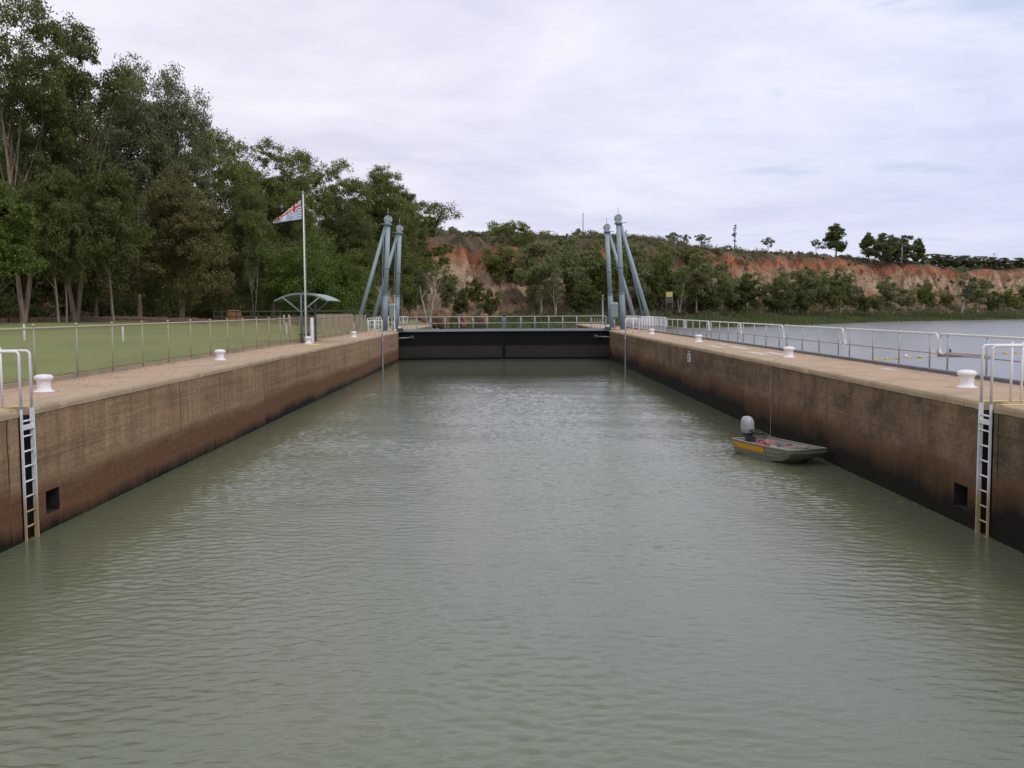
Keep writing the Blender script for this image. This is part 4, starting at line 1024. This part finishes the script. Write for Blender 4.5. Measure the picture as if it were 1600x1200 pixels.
for a in [
    ('skyB', 'small flat topped tree on the skyline just right of the tall mast pole', 925, 384, 360, 296, 1.3, .1),
    ('skyB', 'tiny skyline tree just left of the tall mast pole', 904, 383, 357, 296, .9, 1.),
    ('skyB', 'low skyline tree right of the river side mast heads', 990, 384, 367, 312, 1.3, 2.),
    ('skyB', 'flat topped skyline tree left of the dead tree, larger of a pair', 1052, 384, 363, 322, 1.4, .6),
    ('skyB', 'small skyline tree midway between river side masts and dead tree', 1072, 384, 366, 324, .9, 1.3),
    ('skyB', 'skyline tree nearest to the left of the dead tree', 1096, 386, 366, 328, 1.5, 2.9),
    ('dead', 'tall ragged dead tree alone on the skyline', 1148, 392, 351, 336, .95, .3),
    ('skyB', 'small round tree on the skyline right of the dead tree', 1200, 392, 371, 345, 1.1, 1.7),
    ('skyB', 'low skyline bush left of the tall conical tree', 1275, 394, 374, 356, 1.0, 2.3),
    ('skyA', 'tall conical dark tree on the right part of the cliff top', 1306, 396, 350, 364, 1.1, .2),
    ('skyA', 'leftmost dark tree of the clump behind the lamp pole', 1357, 404, 364, 370, .95, 1.),
    ('skyC', 'tree second from left in the clump behind the lamp pole', 1378, 408, 366, 374, 1.1, 2.),
    ('skyA', 'dark middle tree of the clump behind the lamp pole', 1393, 410, 368, 376, .9, 3.),
    ('skyC', 'tree behind the lamp pole itself', 1412, 411, 369, 378, 1.2, 4.),
    ('skyA', 'rightmost dark tree of the clump behind the lamp pole', 1434, 412, 373, 380, 1.0, 5.),
    ('skyC', 'first tree of the low row at the right edge of the cliff top', 1461, 415, 397, 395, 2.7, .5),
    ('skyC', 'second tree of the low row at the right edge of the cliff top', 1482, 417, 399, 398, 2.7, 1.5),
    ('skyC', 'third tree of the low row at the right edge of the cliff top', 1503, 419, 400, 402, 2.7, 2.5),
    ('skyC', 'fourth tree of the low row at the right edge of the cliff top', 1526, 420, 401, 404, 2.7, 3.5),
    ('skyC', 'fifth tree of the low row at the right edge of the cliff top', 1548, 418, 402, 406, 2.7, 4.5),
    ('skyC', 'sixth tree of the low row at the right edge of the cliff top', 1570, 417, 403, 408, 2.7, 5.5),
    ('skyC', 'last tree of the low row at the right edge of the cliff top', 1594, 416, 403, 410, 2.7, 6.),
]: far(a[0], 'skyline_tree', a[1], a[2], a[3], a[4], a[5], a[6], a[7], group=S_)

# scrub on the slopes and the plateau
rg = np.random.default_rng(9); cs = []; rs = []
DEN = ([400, 600, 640, 660, 735, 760, 850, 885, 960, 1050, 1100, 1180, 1230, 1330, 1480, 1620, 1700], [.8, .5, .02, .02, .02, .06, .12, .9, .95, .85, .6, .35, .2, .1, .1, .12, .15])
tries = 0
while len(cs) < 3800 and tries < 60000:
    tries += 1; s_ = rg.uniform(170, 800); d_ = rg.choice([rg.uniform(-4, 30), rg.uniform(26, 75)], p=[.6, .4])
    p = cliffpt(s_, d_); px_ = colpx(p.x, p.y)
    if px_ < 500 or px_ > 1760: continue
    den = float(np.interp(px_, *DEN))
    if d_ > 27: den = .85
    elif d_ > (23 if px_ < 870 else 20) and px_ < 1190: den = max(den, .85)
    elif d_ > 24 and px_ < 1420: den = max(den, .6)
    elif d_ < 9: den = max(den, .75 if px_ > 1000 else .5)
    if rg.random() > den*(.45+1.1*(.5+.5*noise.noise(Vector((p.x/9, p.y/9, p.z/5))))): continue
    r_ = rg.uniform(.5, 1.3)*(1.45 if 780 < px_ < 1200 and d_ < 28 else 1)*(.75 if d_ > 28 else 1); cs.append((p.x, p.y, p.z+r_*.45)); rs.append(r_)
C = clumpleaves(cs, rs, rg, 8, 15, .8, .42); V, Fq = leafmesh(C, .46, rg, .1)
tag(link('scrub', npmesh('scrub', V, Fq, 'leaf_scrub')), 'olive scrub covering the cliff slopes and plateau', 'scrub', kind='stuff')
# reeds on the far waterline
n = 52000; s1 = rg.uniform(215, 760, n); d1 = rg.uniform(-26, -2, n); P = np.array([cliffpt(a, c_) for a, c_ in zip(s1, d1)])
keep = P[:, 0] > -15; P = P[keep]; n = len(P)
pxx = 788+1555*P[:, 0]/P[:, 1]; hh = (.8+1.1*rg.random(n))*np.interp(pxx, [700, 1300, 1480, 1620], [1, 1, .75, .6])
hh *= np.clip(.75+.6*np.sin(P[:, 0]*.23+P[:, 1]*.1)*np.sin(P[:, 0]*.071), .35, 1.4)
a = rg.random(n)*2*PI; dx = np.stack([np.cos(a), np.sin(a), 0*a], 1)*.13; tip = np.stack([rg.normal(0, .22, n), rg.normal(0, .22, n), hh], 1)
V = np.concatenate([P-dx, P+dx, P+tip], 0); Fq = np.stack([np.arange(n), np.arange(n)+n, np.arange(n)+2*n], 1)
tag(link('reeds', npmesh('reeds', V, Fq, 'reeds')), 'green reeds along the far waterline of the river', 'reeds', kind='stuff')

# ------------------------------------------------------------------ poles on the cliff
def pole(x, yb, yt, Y, kind, label):
    p = at(x, yb, Y); h = at(x, yt, Y).z - p.z
    t = thing('power_pole' if kind != 'lamp' else 'lamp_pole', label, 'pole', p)
    b = MB(); b.tube([(0, 0, -1), (0, 0, h)], [.16, .10], 8); b.build('pole', 'timber_pole' if kind != 'lamp' else 'galv', t)
    if kind == 'cross':
        b = MB(); b.box((-1.1, -.07, h-.55), (1.1, .07, h-.40)); b.build('crossarm', 'timber_pole', t)
        for e in (-.95, 0, .95): b = MB(); b.lathe([(.05, h-.40), (.07, h-.3), (.04, h-.18)], 8, (e, 0, 0)); b.build('insulator', 'sign_white', t)
    elif kind == 'lamp':
        b = MB(); b.tube([(0, 0, h-.1), (.5, 0, h+.1), (1., 0, h+.1)], .05, 6); b.box((.8, -.12, h+.02), (1.4, .12, h+.16)); b.build('lamp_arm', 'galv', t)
    else:
        b = MB(); b.lathe([(.14, h), (.14, h+.3), (.02, h+.4), (.02, h+1.2), (.004, h+1.21)], 8); b.build('cap', 'dark_steel', t)
pole(765, 380, 346, 285, 'cross', 'power pole with crossarm left of the domed gum')
pole(858, 378, 359, 300, 'cross', 'short looking power pole right of the domed gum')
pole(911, 380, 335, 300, 'mast', 'tall thin dark mast pole left of the river side masts')
pole(1409, 410, 384, 366, 'lamp', 'pale lamp pole in front of the dark tree clump')
pole(1553, 418, 395, 412, 'cross', 'thin power pole above the low tree row at the right edge')

# yellow sign board on the far bank
p = at(1046, 486, 252); t = thing('sign_board', 'yellow navigation board above a dark green hut on the far bank', 'sign', (p.x, p.y, p.z))
zt = at(1046, 456, 252).z - p.z; zb = at(1046, 464, 252).z - p.z; zh = at(1046, 473, 252).z - p.z
b = MB(); b.box((-.85, -.05, zb), (.75, .05, zt)); b.build('board', 'board_yellow', t)
b = MB(); b.box((-1.0, -.04+.1, zh), (.95, 1.2, zb-.03)); b.build('hut', 'hut_green_roof_shade', t)
for e in (-.8, .7): b = MB(); b.tube([(e, .12, -1), (e, .12, zt-.1)], .08, 8); b.build('post', 'timber_pole', t)

# ------------------------------------------------------------------ floats and driftwood
b = MB(); b.lathe([(.01, -.10), (.12, -.08), (.19, 0), (.20, .06), (.16, .14), (.06, .19), (.05, .22), (.004, .225)], 14)
fl = tag(b.build('float', 'buoy_yellow'), '', 'float', 'yellow floats on the river line')
FP = [(28.61, 79.27), (29.9, 80.0), (31.2, 80.9), (32.4, 81.7), (33.7, 82.6), (35.0, 83.5), (36.3, 84.4), (40.2, 87.0), (41.4, 87.7), (42.7, 88.4), (44.0, 89.1), (45.3, 89.6), (46.58, 90.1), (47.9, 90.6), (27.3, 78.4)]
for i, (x, y) in enumerate(FP):
    o = fl if i == 0 else fl.copy()
    if i: COL.objects.link(o)
    o.location = (x, y, -.2); o.rotation_euler = (.2*math.sin(i*2.1), .2*math.cos(i*1.7), i); s_ = (.85, 1.1, .95, 1.05)[i % 4]; o.scale = (s_, s_, s_*.85)
    o['label'] = 'yellow float on the line left of the driftwood log' if x < 37 else 'yellow float on the line right of the driftwood log'
b = MB(); b.tube([(x, y, -.19) for x, y in sorted(FP)], .012, 5); tag(b.build('float_line', 'rope'), 'thin rope joining the yellow floats on the river', 'rope')
t = thing('driftwood_log', 'pale driftwood log with an upright stub among the yellow floats', 'log', (38.1, 86.0, -.2))
b = MB(); b.tube([(-.5, 0, .12), (.6, -.3, .13), (2, -1.2, .10), (3.2, -2.2, .02)], [.2, .22, .16, .05], 10); b.build('stem', 'driftwood', t)
b = MB(); b.tube([(.3, 1.4, .05), (1.4, 1.2, .12), (3.2, 1.0, .06)], [.14, .16, .06], 8); b.tube([(1.1, 1.25, .1), (1.2, 1.25, .45), (1.05, 1.3, .62)], [.10, .09, .04], 7); b.build('branch', 'motor_dark', t)
b = MB(); b.lathe([(.004, -.05), (.13, -.04), (.2, .02), (.18, .12), (.07, .2), (.004, .21)], 12)
tag(b.build('float', 'sign_white', loc=(34.6, 85.4, -.2)), 'single white float behind the yellow line of floats', 'float')

# ------------------------------------------------------------------ things on the lawn
def peg(x, yb, h, Y, label):
    p = at(x, yb, Y); b = MB(); b.lathe([(.05, 0), (.05, h-.03), (.03, h), (.004, h+.005)], 10)
    tag(b.build('marker_peg', 'sign_white', loc=(p.x, p.y, gz(p.x, p.y))), label, 'marker peg')
peg(38, 524, .75, 46, 'white marker peg on the lawn nearest the left edge')
peg(192, 522, .75, 50, 'white marker peg on the lawn left of the olive tree')
peg(553, 503, .8, 79, 'pale peg on the lawn in front of the masts')
p = at(448, 511, 68); t = thing('post_stand', 'pair of tan posts with a white board on the lawn left of the shelter', 'sign', (p.x, p.y, gz(p.x, p.y)))
for e in (-.17, .17): b = MB(); b.tube([(e, 0, -.1), (e, 0, 1.4)], .05, 8); b.build('post', 'fence_tan', t)
b = MB(); b.box((-.06, -.09, .12), (.06, -.055, .85)); b.build('board', 'sign_white', t)
p = at(366, 498, 104); z0 = gz(p.x, p.y)
b = MB(); n = 16; vs = []
for i, (r_, z) in enumerate([(.95, -.2), (.86, .3), (.78, .8), (.72, 1.05), (.45, 1.12), (.05, 1.1)]):
    for j in range(n): q = 2*PI*j/n; k_ = 1+.16*noise.noise(Vector((math.cos(q)*1.6, math.sin(q)*1.6, z*.6))); vs.append((r_*k_*math.cos(q), r_*k_*math.sin(q), z+.08*noise.noise(Vector((math.cos(q)*2, math.sin(q)*2, 3)))))
b.add(vs, [(i*n+j, i*n+(j+1) % n, (i+1)*n+(j+1) % n, (i+1)*n+j) for i in range(5) for j in range(n)], 0, True)
tag(b.build('tree_stump', 'stump', loc=(p.x, p.y, z0)), 'large rust brown tree stump at the far edge of the lawn', 'stump')
# low stone edging under the trees
b = MB(); rs_ = random.Random(4)
x = -50.
while x < -27:
    wdt = rs_.uniform(.35, .8)
    for k in range(2):
        hh_ = rs_.uniform(.2, .3); y = 87 + .12*(x+40) + rs_.uniform(-.06, .06); z = gz(x, y) - .05 + k*.25; i_ = rs_.uniform(0, .12)
        vs = [(x+dx_*wdt + rs_.uniform(-.03, .03), y+dy_, z+dz_*hh_+rs_.uniform(-.03, .03)) for dz_ in (0, 1) for dx_, dy_ in ((0, -.2), (.96, -.2), (.96, .2), (0, .2))]
        b.add(vs, [(3, 2, 1, 0), (4, 5, 6, 7), (0, 1, 5, 4), (1, 2, 6, 5), (2, 3, 7, 6), (3, 0, 4, 7)])
    x += wdt
tag(b.build('stone_edging', 'stone'), 'low brown stone edging at the foot of the dark wood', 'low wall')
t = thing('rail_fence', 'grey green post and rail fence at the back of the lawn behind the shelter', 'fence', (-29, 100, 3.1))
for z in (.45, .95):
    b = MB(); b.box((0, -.03, z-.06), (18, .03, z+.06)); b.build('rail', 'grey_rail', t)
for i in range(9): b = MB(); b.box((2.2*i-.06, .033, -.9), (2.2*i+.06, .15, 1.05)); b.build('post', 'grey_rail', t)
b = MB(); b.box((-18, 96.0, 2.3), (-14.6, 96.3, 3.75)); tag(b.build('low_wall', 'kerb'), 'low pale wall behind the wire fence left of the masts', 'low wall')
# boulders at the foot of the orange cliff
rb = random.Random(12); bp = None
for i in range(16):
    s_ = rb.uniform(300, 345); q = cliffpt(s_, rb.uniform(-8, 4)); 
    x_ = rb.uniform(640, 760); p = at(x_, 494 + rb.uniform(-3, 4), rb.uniform(176, 198))
    if bp is None:
        b = MB(); n = 12; k = 7; vs = []
        for a in range(k+1):
            f = -PI/2 + PI*a/k
            for j in range(n):
                th = 2*PI*j/n; d_ = Vector((math.cos(f)*math.cos(th), math.cos(f)*math.sin(th), math.sin(f))); vs.append(d_*(1+.45*noise.noise(d_*1.7+Vector((3, 1, 2)))))
        b.add(vs, [(a*n+j, a*n+(j+1) % n, (a+1)*n+(j+1) % n, (a+1)*n+j) for a in range(k) for j in range(n)])
        o = b.build('boulder', 'cliff'); bp = o; o['category'] = 'boulder'; o['group'] = 'boulders at the foot of the orange cliff'
    else: o = bp.copy(); COL.objects.link(o)
    o['label'] = 'pinkish boulder at the foot of the orange cliff beyond the gate'
    r_ = rb.uniform(.7, 1.9); o.location = (p.x, p.y, 2.2); o.scale = (r_*1.2, r_, r_*.8); o.rotation_euler = (rb.random()*3, rb.random()*3, rb.random()*6)
